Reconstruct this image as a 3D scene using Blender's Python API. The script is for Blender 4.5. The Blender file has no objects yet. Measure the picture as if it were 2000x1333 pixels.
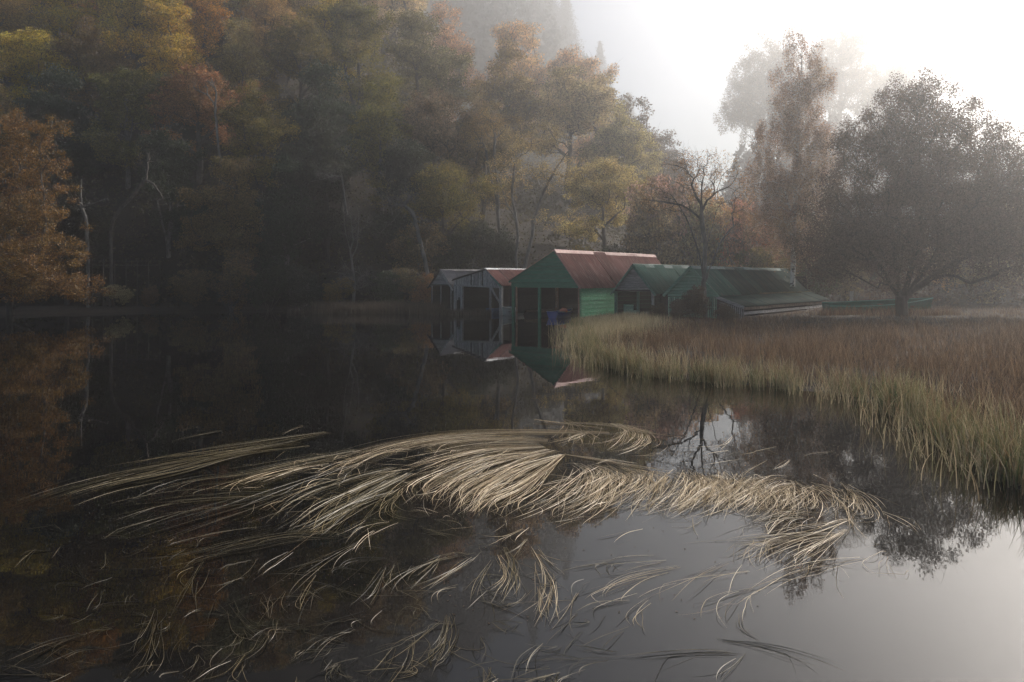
import bpy, math, random
import numpy as np
from mathutils import Vector
PI = math.pi
R = math.radians
random.seed(7)
rng = np.random.default_rng(7)
scene = bpy.context.scene
col = scene.collection

# ------------------------------------------------------------------ camera
FOC, HOR, EYE = 1500.0, 545.0, 2.9          # focal length in photo pixels, horizon row, eye height (m)
cam_data = bpy.data.cameras.new('camera')
cam = bpy.data.objects.new('camera', cam_data)
col.objects.link(cam)
cam.location = (0, 0, EYE)
cam.rotation_euler = (R(90), 0, 0)
cam_data.sensor_width = 36.0
cam_data.lens = 36.0 * FOC / 2000.0
cam_data.shift_y = -(666.5 - HOR) / 2000.0
cam_data.clip_start = 0.1
cam_data.clip_end = 2000
scene.camera = cam

# ------------------------------------------------------------------ sky, sun, exposure
SUN_AZ, SUN_EL = R(48), R(30)               # azimuth to the right of straight ahead
world = bpy.data.worlds.new('World')
scene.world = world
world.use_nodes = True
wn = world.node_tree
wn.nodes.clear()
wo = wn.nodes.new('ShaderNodeOutputWorld')
bg = wn.nodes.new('ShaderNodeBackground')
sky = wn.nodes.new('ShaderNodeTexSky')
sky.sky_type = 'NISHITA'
sky.sun_disc = False
sky.sun_elevation = SUN_EL
sky.sun_rotation = SUN_AZ
sky.air_density = 1.0
sky.dust_density = 1.0
sky.ozone_density = 1.0
bg.inputs[1].default_value = 0.055
wn.links.new(sky.outputs[0], bg.inputs[0])
wn.links.new(bg.outputs[0], wo.inputs[0])

sun_data = bpy.data.lights.new('sun', 'SUN')
sun_data.energy = 5.0
sun_data.angle = R(0.6)
sun_data.color = (1.0, 0.92, 0.83)
sun = bpy.data.objects.new('sun', sun_data)
col.objects.link(sun)
sd = Vector((math.sin(SUN_AZ) * math.cos(SUN_EL), math.cos(SUN_AZ) * math.cos(SUN_EL), math.sin(SUN_EL)))
sun.rotation_euler = sd.to_track_quat('Z', 'Y').to_euler()
sun.location = (40, 60, 70)

scene.view_settings.view_transform = 'Standard'
scene.view_settings.look = 'None'
scene.view_settings.exposure = 0.72
scene.view_settings.gamma = 1.0
scene.view_settings.use_curve_mapping = False
cy = scene.cycles
cy.use_denoising = True
cy.max_bounces = 6
cy.diffuse_bounces = 2
cy.glossy_bounces = 2
cy.transmission_bounces = 3
cy.volume_bounces = 1
cy.transparent_max_bounces = 6
cy.caustics_reflective = False
cy.caustics_refractive = False
cy.sample_clamp_indirect = 4.0
HAZE = 0.0020
ANISO = 0.79

# ------------------------------------------------------------------ helpers
def PX(px, py, Y):
    """photo pixel at depth Y -> world point"""
    return np.array([(px - 1000.0) / FOC * Y, Y, EYE - (py - HOR) / FOC * Y])

def WP(px, py, z=0.0):
    """photo pixel on the horizontal plane z -> world point"""
    Y = (EYE - z) * FOC / (py - HOR)
    return np.array([(px - 1000.0) / FOC * Y, Y, z])

def sm(a, b, x):
    t = np.clip((x - a) / (b - a), 0, 1)
    return t * t * (3 - 2 * t)

def tag(o, label=None, cat=None, group=None, kind=None):
    if label: o['label'] = label
    if cat: o['category'] = cat
    if group: o['group'] = group
    if kind: o['kind'] = kind
    return o

def empty(name, loc=(0, 0, 0), rz=0.0, **k):
    o = bpy.data.objects.new(name, None)
    col.objects.link(o)
    o.location = loc
    o.rotation_euler = (0, 0, rz)
    o.empty_display_size = 0.3
    return tag(o, **k)

def link_mesh(name, me, parent=None, loc=None):
    o = bpy.data.objects.new(name, me)
    col.objects.link(o)
    if parent is not None: o.parent = parent
    if loc is not None: o.location = loc
    return o

def np_mesh(name, V, F, mats, mat_idx=None, smooth=False):
    """V (n,3), F (m,k) equal-sized polygons"""
    V = np.asarray(V, dtype=np.float32); F = np.asarray(F, dtype=np.int32)
    me = bpy.data.meshes.new(name)
    m, k = F.shape
    me.vertices.add(len(V)); me.vertices.foreach_set('co', V.ravel())
    me.loops.add(m * k); me.loops.foreach_set('vertex_index', F.ravel())
    me.polygons.add(m)
    me.polygons.foreach_set('loop_start', np.arange(m, dtype=np.int32) * k)
    try: me.polygons.foreach_set('loop_total', np.full(m, k, dtype=np.int32))
    except Exception: pass
    if smooth: me.polygons.foreach_set('use_smooth', np.ones(m, dtype=bool))
    if not isinstance(mats, (list, tuple)): mats = [mats]
    for mt in mats: me.materials.append(mt)
    if mat_idx is not None: me.polygons.foreach_set('material_index', np.asarray(mat_idx, dtype=np.int32))
    me.update(calc_edges=True)
    return me

class MB:
    """collects solid pieces into one mesh"""
    def __init__(s): s.v = []; s.f = []
    def add(s, vs, fs):
        n = len(s.v); s.v += [tuple(map(float, p)) for p in vs]; s.f += [tuple(i + n for i in f) for f in fs]
    def box(s, x0, x1, y0, y1, z0, z1):
        s.add([(x0,y0,z0),(x1,y0,z0),(x1,y1,z0),(x0,y1,z0),(x0,y0,z1),(x1,y0,z1),(x1,y1,z1),(x0,y1,z1)],
              [(0,3,2,1),(4,5,6,7),(0,1,5,4),(1,2,6,5),(2,3,7,6),(3,0,4,7)])
    def bar(s, a, b, w, h, up=(0,0,1)):
        a = Vector(a); b = Vector(b); d = (b - a).normalized()
        u = Vector(up); x = d.cross(u)
        if x.length < 1e-3: x = d.cross(Vector((1,0,0)))
        x.normalize(); y = x.cross(d).normalized()
        vs = []
        for p in (a, b):
            for sx, sy in ((-1,-1),(1,-1),(1,1),(-1,1)): vs.append(p + x * sx * w / 2 + y * sy * h / 2)
        s.add(vs, [(0,3,2,1),(4,5,6,7),(0,1,5,4),(1,2,6,5),(2,3,7,6),(3,0,4,7)])
    def tube(s, pts, rad, n=8):
        rings = []; k0 = len(s.v)
        P = [Vector(p) for p in pts]
        for i, p in enumerate(P):
            d = (P[min(i+1, len(P)-1)] - P[max(i-1, 0)]).normalized()
            x = d.cross(Vector((0.31, 0.95, 0.05)));
            if x.length < 0.05: x = d.cross(Vector((1,0,0)))
            x.normalize(); y = d.cross(x)
            r = rad[i] if isinstance(rad, (list, tuple)) else rad
            for k in range(n):
                a = 2 * PI * k / n
                s.v.append(tuple(p + x * r * math.cos(a) + y * r * math.sin(a)))
        for i in range(len(P) - 1):
            for k in range(n):
                a = k0 + i*n + k; b = k0 + i*n + (k+1) % n
                s.f.append((a, b, b + n, a + n))
        s.f.append(tuple(k0 + k for k in range(n))[::-1])
        s.f.append(tuple(k0 + (len(P)-1)*n + k for k in range(n)))
    def prism(s, poly, y0, y1, sk=0.0):
        """polygon in (x,z) extruded along y"""
        n = len(poly)
        vs = [(x, y0, z) for x, z in poly] + [(x, y1, z) for x, z in poly]
        fs = [tuple(range(n)), tuple(range(2*n-1, n-1, -1))]
        fs += [(i, i + n, (i+1) % n + n, (i+1) % n) for i in range(n)]
        s.add(vs, fs)
    def mesh(s, name, m):
        me = bpy.data.meshes.new(name); me.from_pydata(s.v, [], s.f); me.materials.append(m); me.update()
        return me
    def build(s, name, m, parent=None, **k):
        return tag(link_mesh(name, s.mesh(name, m), parent), **k)

# ------------------------------------------------------------------ materials
def nodes(name):
    m = bpy.data.materials.new(name); m.use_nodes = True
    nt = m.node_tree; nt.nodes.clear()
    out = nt.nodes.new('ShaderNodeOutputMaterial')
    return m, nt, out

def N(nt, t, **k):
    n = nt.nodes.new(t)
    for a, b in k.items(): setattr(n, a, b)
    return n

def surf(name, c1, c2, scale=3.0, rough=0.85, stretch=(1,1,1), c3=None, bump=0.15, spec=0.3, island=0.25, detail=6, metallic=0.0, lo=0.35, hi=0.65):
    """weathered solid: two tones by noise, a third by fine noise, tone per piece, fine bump"""
    m, nt, out = nodes(name); L = nt.links.new
    b = N(nt, 'ShaderNodeBsdfPrincipled'); L(b.outputs[0], out.inputs[0])
    tc = N(nt, 'ShaderNodeTexCoord'); mp = N(nt, 'ShaderNodeMapping'); mp.inputs['Scale'].default_value = stretch
    L(tc.outputs['Object'], mp.inputs[0])
    n1 = N(nt, 'ShaderNodeTexNoise'); n1.inputs['Scale'].default_value = scale; n1.inputs['Detail'].default_value = detail
    n1.inputs['Roughness'].default_value = 0.65
    L(mp.outputs[0], n1.inputs['Vector'])
    r = N(nt, 'ShaderNodeValToRGB'); r.color_ramp.elements[0].position = lo; r.color_ramp.elements[1].position = hi
    r.color_ramp.elements[0].color = (*c1, 1); r.color_ramp.elements[1].color = (*c2, 1)
    L(n1.outputs[0], r.inputs[0]); c = r.outputs[0]
    if c3:
        n2 = N(nt, 'ShaderNodeTexNoise'); n2.inputs['Scale'].default_value = scale * 3.7; n2.inputs['Detail'].default_value = 8
        L(mp.outputs[0], n2.inputs['Vector'])
        r2 = N(nt, 'ShaderNodeValToRGB'); r2.color_ramp.elements[0].position = 0.54; r2.color_ramp.elements[1].position = 0.66
        L(n2.outputs[0], r2.inputs[0])
        mx = N(nt, 'ShaderNodeMixRGB'); mx.inputs[2].default_value = (*c3, 1)
        L(r2.outputs[0], mx.inputs[0]); L(c, mx.inputs[1]); c = mx.outputs[0]
    if island:
        oi = N(nt, 'ShaderNodeObjectInfo')
        mr = N(nt, 'ShaderNodeMapRange'); mr.inputs['To Min'].default_value = 1 - island; mr.inputs['To Max'].default_value = 1 + island
        L(oi.outputs['Random'], mr.inputs[0])
        hv = N(nt, 'ShaderNodeHueSaturation'); L(mr.outputs[0], hv.inputs['Value']); L(c, hv.inputs['Color']); c = hv.outputs[0]
    L(c, b.inputs['Base Color'])
    b.inputs['Roughness'].default_value = rough; b.inputs['Specular IOR Level'].default_value = spec
    b.inputs['Metallic'].default_value = metallic
    if bump:
        bp = N(nt, 'ShaderNodeBump'); bp.inputs['Strength'].default_value = bump; bp.inputs['Distance'].default_value = 0.05
        L(n1.outputs[0], bp.inputs['Height']); L(bp.outputs[0], b.inputs['Normal'])
    return m

def leafmat(name, trans=0.45, var=0.6, rough=0.6):
    """leaf: colour of the tree (object colour), varied per leaf and by broad patches"""
    m, nt, out = nodes(name); L = nt.links.new
    oi = N(nt, 'ShaderNodeObjectInfo'); ge = N(nt, 'ShaderNodeNewGeometry')
    mr = N(nt, 'ShaderNodeMapRange'); mr.inputs['To Min'].default_value = 1 - var; mr.inputs['To Max'].default_value = 1 + var * 1.5
    L(ge.outputs['Random Per Island'], mr.inputs[0])
    tc = N(nt, 'ShaderNodeTexCoord')
    ns = N(nt, 'ShaderNodeTexNoise'); ns.inputs['Scale'].default_value = 0.45; ns.inputs['Detail'].default_value = 2
    L(ge.outputs['Position'], ns.inputs['Vector'])
    hm = N(nt, 'ShaderNodeMapRange'); hm.inputs['From Min'].default_value = 0.3; hm.inputs['From Max'].default_value = 0.7
    hm.inputs['To Min'].default_value = 0.490; hm.inputs['To Max'].default_value = 0.515
    L(ns.outputs[0], hm.inputs[0])
    hv = N(nt, 'ShaderNodeHueSaturation'); L(hm.outputs[0], hv.inputs['Hue']); L(mr.outputs[0], hv.inputs['Value']); L(oi.outputs['Color'], hv.inputs['Color'])
    d = N(nt, 'ShaderNodeBsdfDiffuse'); t = N(nt, 'ShaderNodeBsdfTranslucent'); g = N(nt, 'ShaderNodeBsdfGlossy')
    g.inputs['Roughness'].default_value = rough; g.inputs['Color'].default_value = (1, 1, 1, 1)
    L(hv.outputs[0], d.inputs[0]); L(hv.outputs[0], t.inputs[0])
    mx = N(nt, 'ShaderNodeMixShader'); mx.inputs[0].default_value = trans; L(d.outputs[0], mx.inputs[1]); L(t.outputs[0], mx.inputs[2])
    m2 = N(nt, 'ShaderNodeMixShader'); m2.inputs[0].default_value = 0.03; L(mx.outputs[0], m2.inputs[1]); L(g.outputs[0], m2.inputs[2])
    L(m2.outputs[0], out.inputs[0])
    return m

def blademat(name, ramp, trans=0.3, gloss=0.06, patch=0.25, pscale=0.35):
    """reed or grass blade: colour along a ramp, picked per blade and shifted by broad patches"""
    m, nt, out = nodes(name); L = nt.links.new
    ge = N(nt, 'ShaderNodeNewGeometry')
    ns = N(nt, 'ShaderNodeTexNoise'); ns.inputs['Scale'].default_value = pscale; ns.inputs['Detail'].default_value = 3
    L(ge.outputs['Position'], ns.inputs['Vector'])
    ma = N(nt, 'ShaderNodeMath', operation='MULTIPLY_ADD'); ma.inputs[1].default_value = patch * 4; ma.inputs[2].default_value = -patch * 2
    L(ns.outputs[0], ma.inputs[0])
    ad = N(nt, 'ShaderNodeMath', operation='ADD'); L(ge.outputs['Random Per Island'], ad.inputs[0]); L(ma.outputs[0], ad.inputs[1])
    r = N(nt, 'ShaderNodeValToRGB'); e = r.color_ramp.elements
    for i, c in enumerate(ramp):
        p = i / (len(ramp) - 1)
        if i == 0: e[0].position = 0; e[0].color = (*c, 1)
        elif i == len(ramp) - 1: e[-1].position = 1; e[-1].color = (*c, 1)
        else:
            q = e.new(p); q.color = (*c, 1)
    L(ad.outputs[0], r.inputs[0])
    d = N(nt, 'ShaderNodeBsdfDiffuse'); t = N(nt, 'ShaderNodeBsdfTranslucent'); g = N(nt, 'ShaderNodeBsdfGlossy')
    g.inputs['Roughness'].default_value = 0.45
    L(r.outputs[0], d.inputs[0]); L(r.outputs[0], t.inputs[0])
    mx = N(nt, 'ShaderNodeMixShader'); mx.inputs[0].default_value = trans; L(d.outputs[0], mx.inputs[1]); L(t.outputs[0], mx.inputs[2])
    m2 = N(nt, 'ShaderNodeMixShader'); m2.inputs[0].default_value = gloss; L(mx.outputs[0], m2.inputs[1]); L(g.outputs[0], m2.inputs[2])
    L(m2.outputs[0], out.inputs[0])
    return m

M = {}
M['leaf'] = leafmat('leaves')
M['needle'] = leafmat('needles', 0.2, 0.3)
M['bark'] = surf('grey brown bark', (.055,.045,.038), (.13,.115,.10), 5, stretch=(1,1,.25), bump=.5)
M['bark_pale'] = surf('pale lichened bark', (.07,.065,.058), (.20,.19,.175), 4, stretch=(1,1,.4), bump=.4)
M['bark_dark'] = surf('dark wet bark', (.025,.021,.018), (.07,.06,.052), 5, stretch=(1,1,.25), bump=.5)
M['bark_birch'] = surf('white birch bark', (.10,.09,.085), (.62,.60,.56), 2.2, stretch=(1,1,2.4), bump=.2, lo=.42, hi=.52)
M['soil'] = surf('peaty leaf litter', (.014,.011,.008), (.035,.026,.018), 1.2, rough=.95, bump=.5, island=0, c3=(.06,.04,.022))
M['green_paint'] = surf('green painted boards', (.022,.135,.08), (.05,.21,.13), 1.6, stretch=(.6,1,4), c3=(.09,.19,.14), bump=.25, island=.12)
M['green_bright'] = surf('flaking bright green paint', (.03,.20,.09), (.06,.30,.15), 2.0, stretch=(.6,1,6), c3=(.24,.36,.27), bump=.4, island=.12)
M['green_pale'] = surf('pale faded green paint', (.11,.24,.165), (.18,.32,.24), 2.0, stretch=(.6,1,6), c3=(.25,.33,.27), bump=.35, island=.13)
M['mint'] = surf('peeling mint green paint', (.26,.42,.30), (.42,.55,.42), 3.0, stretch=(.6,1,5), c3=(.12,.16,.11), bump=.3, island=.15)
M['green_trim'] = surf('faded green trim paint', (.07,.16,.125), (.14,.24,.20), 3.0, c3=(.05,.08,.07), bump=.3)
M['grey_board'] = surf('bare weathered boards', (.16,.155,.155), (.34,.335,.335), 3.0, stretch=(.5,1,7), c3=(.07,.07,.07), bump=.5, island=.22)
M['grey_plank'] = surf('silver weathered planks', (.15,.15,.155), (.40,.40,.41), 3.5, stretch=(5,1,.5), c3=(.06,.06,.06), bump=.5, island=.35)
M['grey_post'] = surf('silver weathered post', (.18,.18,.18), (.40,.40,.40), 4, stretch=(3,3,.4), c3=(.10,.08,.06), bump=.4)
M['rust_post'] = surf('brown larch pole', (.22,.11,.07), (.36,.24,.18), 3, stretch=(1,1,.6), c3=(.38,.33,.29), bump=.3)
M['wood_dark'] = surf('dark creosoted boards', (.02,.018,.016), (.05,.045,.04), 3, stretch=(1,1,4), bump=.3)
M['wood_brown'] = surf('brown jetty boards', (.08,.055,.04), (.17,.12,.09), 4, stretch=(1,1,1), bump=.3, island=.3)
M['red_roof'] = surf('red painted corrugated iron', (.15,.065,.055), (.26,.12,.10), 1.1, stretch=(.35,3.5,.35), rough=.85, spec=.1, c3=(.31,.20,.17), bump=.1, island=.2)
M['red_cap'] = surf('sun bleached red ridge', (.44,.24,.22), (.58,.40,.36), 2, rough=.7, bump=.1)
M['green_roof'] = surf('green painted corrugated iron', (.018,.07,.052), (.05,.13,.10), 1.1, stretch=(.35,3.5,.35), rough=.8, spec=.12, c3=(.09,.12,.10), bump=.05, island=.15)
M['green_roof_dark'] = surf('mossy dark green iron', (.008,.028,.024), (.026,.06,.05), 1.1, stretch=(.35,3.5,.35), rough=.85, spec=.1, c3=(.05,.06,.035), bump=.1, island=.22)
M['green_cap'] = surf('grey green ridge iron', (.08,.12,.11), (.15,.20,.185), 2.5, rough=.8, spec=.1, c3=(.22,.25,.24), bump=.1)
M['grey_roof'] = surf('dark grey corrugated iron', (.045,.047,.055), (.09,.09,.10), 1.0, rough=.6, bump=.05, island=.15)
M['white_paint'] = surf('white painted edge', (.62,.62,.62), (.82,.82,.82), 3, c3=(.45,.45,.44), bump=.1)
M['blue_hull'] = surf('blue boat paint', (.03,.06,.24), (.05,.09,.32), 2, rough=.4, c3=(.07,.10,.25), bump=.1)
M['pale_hull'] = surf('pale boat paint', (.45,.48,.47), (.62,.65,.64), 2, rough=.5, bump=.1)
M['teal_hull'] = surf('teal boat paint', (.015,.10,.085), (.03,.155,.13), 1.4, rough=.55, c3=(.05,.12,.10), bump=.15)
M['teal_rail'] = surf('bright teal gunwale', (.04,.22,.18), (.06,.30,.25), 3, rough=.5, bump=.1)
M['orange_cloth'] = surf('faded red buoyancy vest', (.45,.12,.08), (.62,.25,.18), 5, bump=.3)
M['blue_cloth'] = surf('dull blue tarpaulin', (.04,.10,.22), (.09,.18,.32), 3, rough=.6, bump=.3)
M['wire'] = surf('fence wire', (.12,.12,.12), (.2,.2,.2), 5, rough=.5, bump=0)
M['reed_green'] = blademat('standing reed blades', [(.05,.08,.028),(.11,.125,.045),(.21,.19,.085),(.36,.30,.17),(.20,.11,.05),(.30,.25,.15)], .4, .05, .2, .5)
M['reed_pale'] = blademat('pale standing reeds', [(.16,.16,.075),(.29,.26,.145),(.40,.33,.20),(.46,.37,.245),(.26,.19,.11)], .4, .05, .2, .5)
M['marsh'] = blademat('russet marsh grass blades', [(.035,.020,.014),(.07,.042,.025),(.12,.072,.040),(.18,.112,.064),(.31,.22,.14),(.085,.052,.033)], .35, .03, .30, .3)
M['marsh_stem'] = blademat('tall bleached marsh stems', [(.14,.08,.045),(.26,.16,.09),(.38,.27,.17),(.22,.12,.06)], .35, .03, .25, .3)
M['far_reed'] = blademat('dull brown reeds', [(.045,.034,.024),(.08,.06,.042),(.13,.10,.07)], .35, .03, .2, .3)
M['straw'] = blademat('bleached floating reed blades', [(.10,.075,.045),(.36,.27,.15),(.64,.51,.33),(.78,.66,.48),(.56,.43,.26),(.22,.15,.08)], .15, .05, .15, .6)
M['olive'] = blademat('waterlogged olive reed blades darkened as in shade', [(.02,.018,.008),(.05,.042,.018),(.08,.064,.028),(.12,.09,.045),(.035,.03,.014)], .1, .06, .15, .6)  # wet olive brown, darkened further to paint in the shade on the left
M['gold'] = blademat('yellowing reed blades darkened as in shade', [(.04,.033,.012),(.085,.068,.027),(.15,.115,.05),(.22,.17,.085),(.07,.055,.02)], .15, .06, .15, .6)  # yellowed reed, its colour lowered to stand in for shade

def watermat():
    m, nt, out = nodes('peaty water'); L = nt.links.new
    b = N(nt, 'ShaderNodeBsdfPrincipled'); L(b.outputs[0], out.inputs[0])
    b.inputs['Base Color'].default_value = (.0035, .0032, .0030, 1)
    b.inputs['IOR'].default_value = 1.333; b.inputs['Roughness'].default_value = .012
    b.inputs['Specular IOR Level'].default_value = .5
    ge = N(nt, 'ShaderNodeNewGeometry'); mp = N(nt, 'ShaderNodeMapping'); mp.inputs['Scale'].default_value = (.55, .9, 1)
    L(ge.outputs['Position'], mp.inputs[0])
    n = N(nt, 'ShaderNodeTexNoise'); n.inputs['Scale'].default_value = 1.3; n.inputs['Detail'].default_value = 3
    L(mp.outputs[0], n.inputs['Vector'])
    bp = N(nt, 'ShaderNodeBump'); bp.inputs['Strength'].default_value = .05; bp.inputs['Distance'].default_value = .03
    L(n.outputs[0], bp.inputs['Height']); L(bp.outputs[0], b.inputs['Normal'])
    return m
M['water'] = watermat()

# ------------------------------------------------------------------ terrain and water
edge_px = [(2000,968),(1954,930),(1861,878),(1768,822),(1675,782),(1590,766),(1512,758),(1395,748),(1300,740),(1200,722),(1155,704),(1128,675),(1120,642)]
lake = [(60,-25),(26,-8),(13,4)] + [tuple(WP(*p)[:2]) for p in edge_px] + [(4.9,54.6),(5.6,57.5),(8.5,66),(2,68),(-3.5,70.5),(-7,70)]
lake += [tuple(WP(*p)[:2]) for p in [(840,608),(700,606),(520,607),(360,608),(230,612),(100,615),(0,617),(-200,628)]] + [(-75,30),(-80,-25)]
lake = np.array(lake)

def shore_dist(X, Y):
    """signed distance to the shore, positive on land"""
    p = np.stack([X, Y], -1); best = np.full(X.shape, 1e9); inside = np.zeros(X.shape, bool)
    n = len(lake)
    for i in range(n):
        a = lake[i]; b = lake[(i + 1) % n]; ab = b - a
        t = np.clip(((p - a) @ ab) / (ab @ ab), 0, 1)
        d = np.linalg.norm(p - (a + t[..., None] * ab), axis=-1); best = np.minimum(best, d)
        c = ((a[1] > Y) != (b[1] > Y)); xx = (b[0] - a[0]) * (Y - a[1]) / ((b[1] - a[1]) if b[1] != a[1] else 1e-9) + a[0]
        inside ^= c & (X < xx)
    return np.where(inside, -best, best)

def hill(X, Y):
    u = X / np.maximum(Y, 20)
    slope = np.interp(u, [-.30, -.16, -.05, .05, .13, .20, .28], [.64, .56, .42, .33, .24, .09, .03])
    cap = np.interp(u, [-.30, -.18, -.08, .02, .12, .20, .28], [260, 120, 54, 43, 29, 8, 3])
    h = slope * np.maximum(0, Y - 73)
    h = cap * (1 - np.exp(-h / cap * 1.15))
    topl = np.interp(u, [-.20, -.05, .05, .10, .17, .22], [152, 136, 114, 88, 42, 5])
    topr = np.interp(u, [.24, .30, .36, .45, .55, .70], [4, 36, 50, 50, 36, 20])
    far = topl * sm(290, 500, Y) + topr * sm(210, 315, Y) * sm(.22, .30, u)
    return h + far

def ground(X, Y):
    X = np.asarray(X, float); Y = np.asarray(Y, float)
    d = shore_dist(X, Y)
    z = np.where(d < 0, np.maximum(d * .35, -.8), np.minimum(d * .12, .32))
    return z + hill(X, Y) * sm(0, 4, d) + .06 * np.sin(X * 1.3 + Y * .7) * np.sin(Y * 1.1 - X * .4) * sm(0, 3, d)

gx = np.concatenate([np.linspace(-450, -60, 60)[:-1], np.linspace(-60, 60, 200), np.linspace(60, 450, 60)[1:]])
gy = np.concatenate([np.linspace(-60, 0, 16)[:-1], np.linspace(0, 130, 210), np.linspace(130, 640, 100)[1:]])
GX, GY = np.meshgrid(gx, gy)
GZ = ground(GX, GY)
nx, ny = len(gx), len(gy)
idx = np.arange(nx * ny).reshape(ny, nx)
F = np.stack([idx[:-1, :-1], idx[:-1, 1:], idx[1:, 1:], idx[1:, :-1]], -1).reshape(-1, 4)
tag(link_mesh('terrain', np_mesh('terrain', np.stack([GX, GY, GZ], -1).reshape(-1, 3), F, M['soil'], smooth=True)), kind='structure')
wm = MB(); wm.add([(-250,-55,0),(250,-55,0),(250,90,0),(-250,90,0)], [(0,1,2,3)])
wm.build('lake_water', M['water'], kind='structure')

# ------------------------------------------------------------------ haze
hz = MB(); hz.box(-455, 455, -58, 645, -1.9, 245)
m, nt, out = nodes('morning haze')
pv = N(nt, 'ShaderNodeVolumePrincipled'); pv.inputs['Color'].default_value = (.95, .955, .965, 1)
pv.inputs['Density'].default_value = HAZE; pv.inputs['Anisotropy'].default_value = ANISO
nt.links.new(pv.outputs[0], out.inputs['Volume'])
hz.build('haze', m, kind='stuff')

# ------------------------------------------------------------------ trees
def bez(a, c, b, n):
    t = np.linspace(0, 1, n + 1)[1:, None]
    return (1 - t) ** 2 * a + 2 * (1 - t) * t * c + t * t * b

def grow(seeds, targets, rg, rtip=.014, step=.8, power=2.25, wig=.12, up=.25, rbase=None, down_pen=1.0):
    """seeds: polylines [(x,y,z)...] (first starts at the base; others start near an existing node)"""
    pos = []; par = []; 
    for s in seeds:
        s = np.asarray(s, float)
        if not pos: last = -1; st = 0
        else:
            A = np.array(pos); last = int(np.argmin(np.linalg.norm(A - s[0], axis=1))); st = 1
            if np.linalg.norm(A[last] - s[0]) > .5: st = 0
        for i in range(st, len(s)):
            a = pos[last] if last >= 0 else None
            if a is not None:
                d = np.linalg.norm(s[i] - a); k = max(1, int(d / step))
                for j in range(1, k + 1):
                    q = a + (s[i] - a) * j / k
                    if j < k: q = q + rg.normal(0, wig * .35 * step, 3)
                    pos.append(q); par.append(last); last = len(pos) - 1
            else:
                pos.append(s[i]); par.append(-1); last = 0
    base = np.array(pos[0])
    tg = np.asarray(targets); root = np.array([base[0], base[1], base[2]])
    order = np.argsort(np.linalg.norm(tg - np.mean(np.array(pos), axis=0), axis=1) + rg.normal(0, .3, len(tg)))
    cap = len(pos) + 40 * len(tg)
    A = np.zeros((cap, 3)); A[:len(pos)] = pos; n = len(pos); PA = np.zeros(cap, int); PA[:n] = par
    LEN = np.zeros(cap)
    tips = []
    nseed = n
    for i in range(1, n): LEN[i] = LEN[PA[i]] + np.linalg.norm(A[i] - A[PA[i]])
    for ti in order:
        t = tg[ti]
        d = np.linalg.norm(A[:n] - t, axis=1)
        cost = d + .12 * LEN[:n] + down_pen * np.maximum(0, A[:n, 2] - t[2] + .2 * d) 
        cost[0] += 3
        j = int(np.argmin(cost)); a = A[j]; dd = d[j]
        if dd < .15: tips.append(j); continue
        pd = a - A[PA[j]] if PA[j] >= 0 else np.array([0, 0, 1.]); pd = pd / (np.linalg.norm(pd) + 1e-9)
        c = a + (t - a) * .45 + pd * dd * .22 + np.array([0, 0, up * dd * .35]) + rg.normal(0, wig * dd, 3)
        k = min(30, max(2, int(dd / step)))
        q = bez(a, c, t, k); q[:-1] += rg.normal(0, wig * .18 * step + .01 * dd, (k - 1, 3))
        last = j
        for p in q:
            A[n] = p; PA[n] = last; LEN[n] = LEN[last] + step; last = n; n += 1
        tips.append(n - 1)
    A = A[:n]; PA = PA[:n]
    rp = np.zeros(n); isleaf = np.ones(n, bool); isleaf[PA[PA >= 0]] = False
    rp[isleaf] = rtip ** power
    kids_best = np.full(n, -1)
    for i in range(n - 1, 0, -1):
        rp[PA[i]] += rp[i]
    rad = rp ** (1 / power)
    # seeds need monotone radii even when nodes are not in child order
    for _ in range(3):
        for i in range(n - 1, 0, -1):
            if PA[i] >= 0 and rad[PA[i]] < rad[i]: rad[PA[i]] = rad[i]
    if rbase:
        f = rbase / rad[0]; rad = rad * (1 + (f - 1) * (rad / rad[0]) ** .5)
    best = np.zeros(n)
    for i in range(1, n):
        p = PA[i]
        if rad[i] > best[p]: best[p] = rad[i]; kids_best[p] = i
    return A, PA, rad, np.array(tips), kids_best

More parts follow.
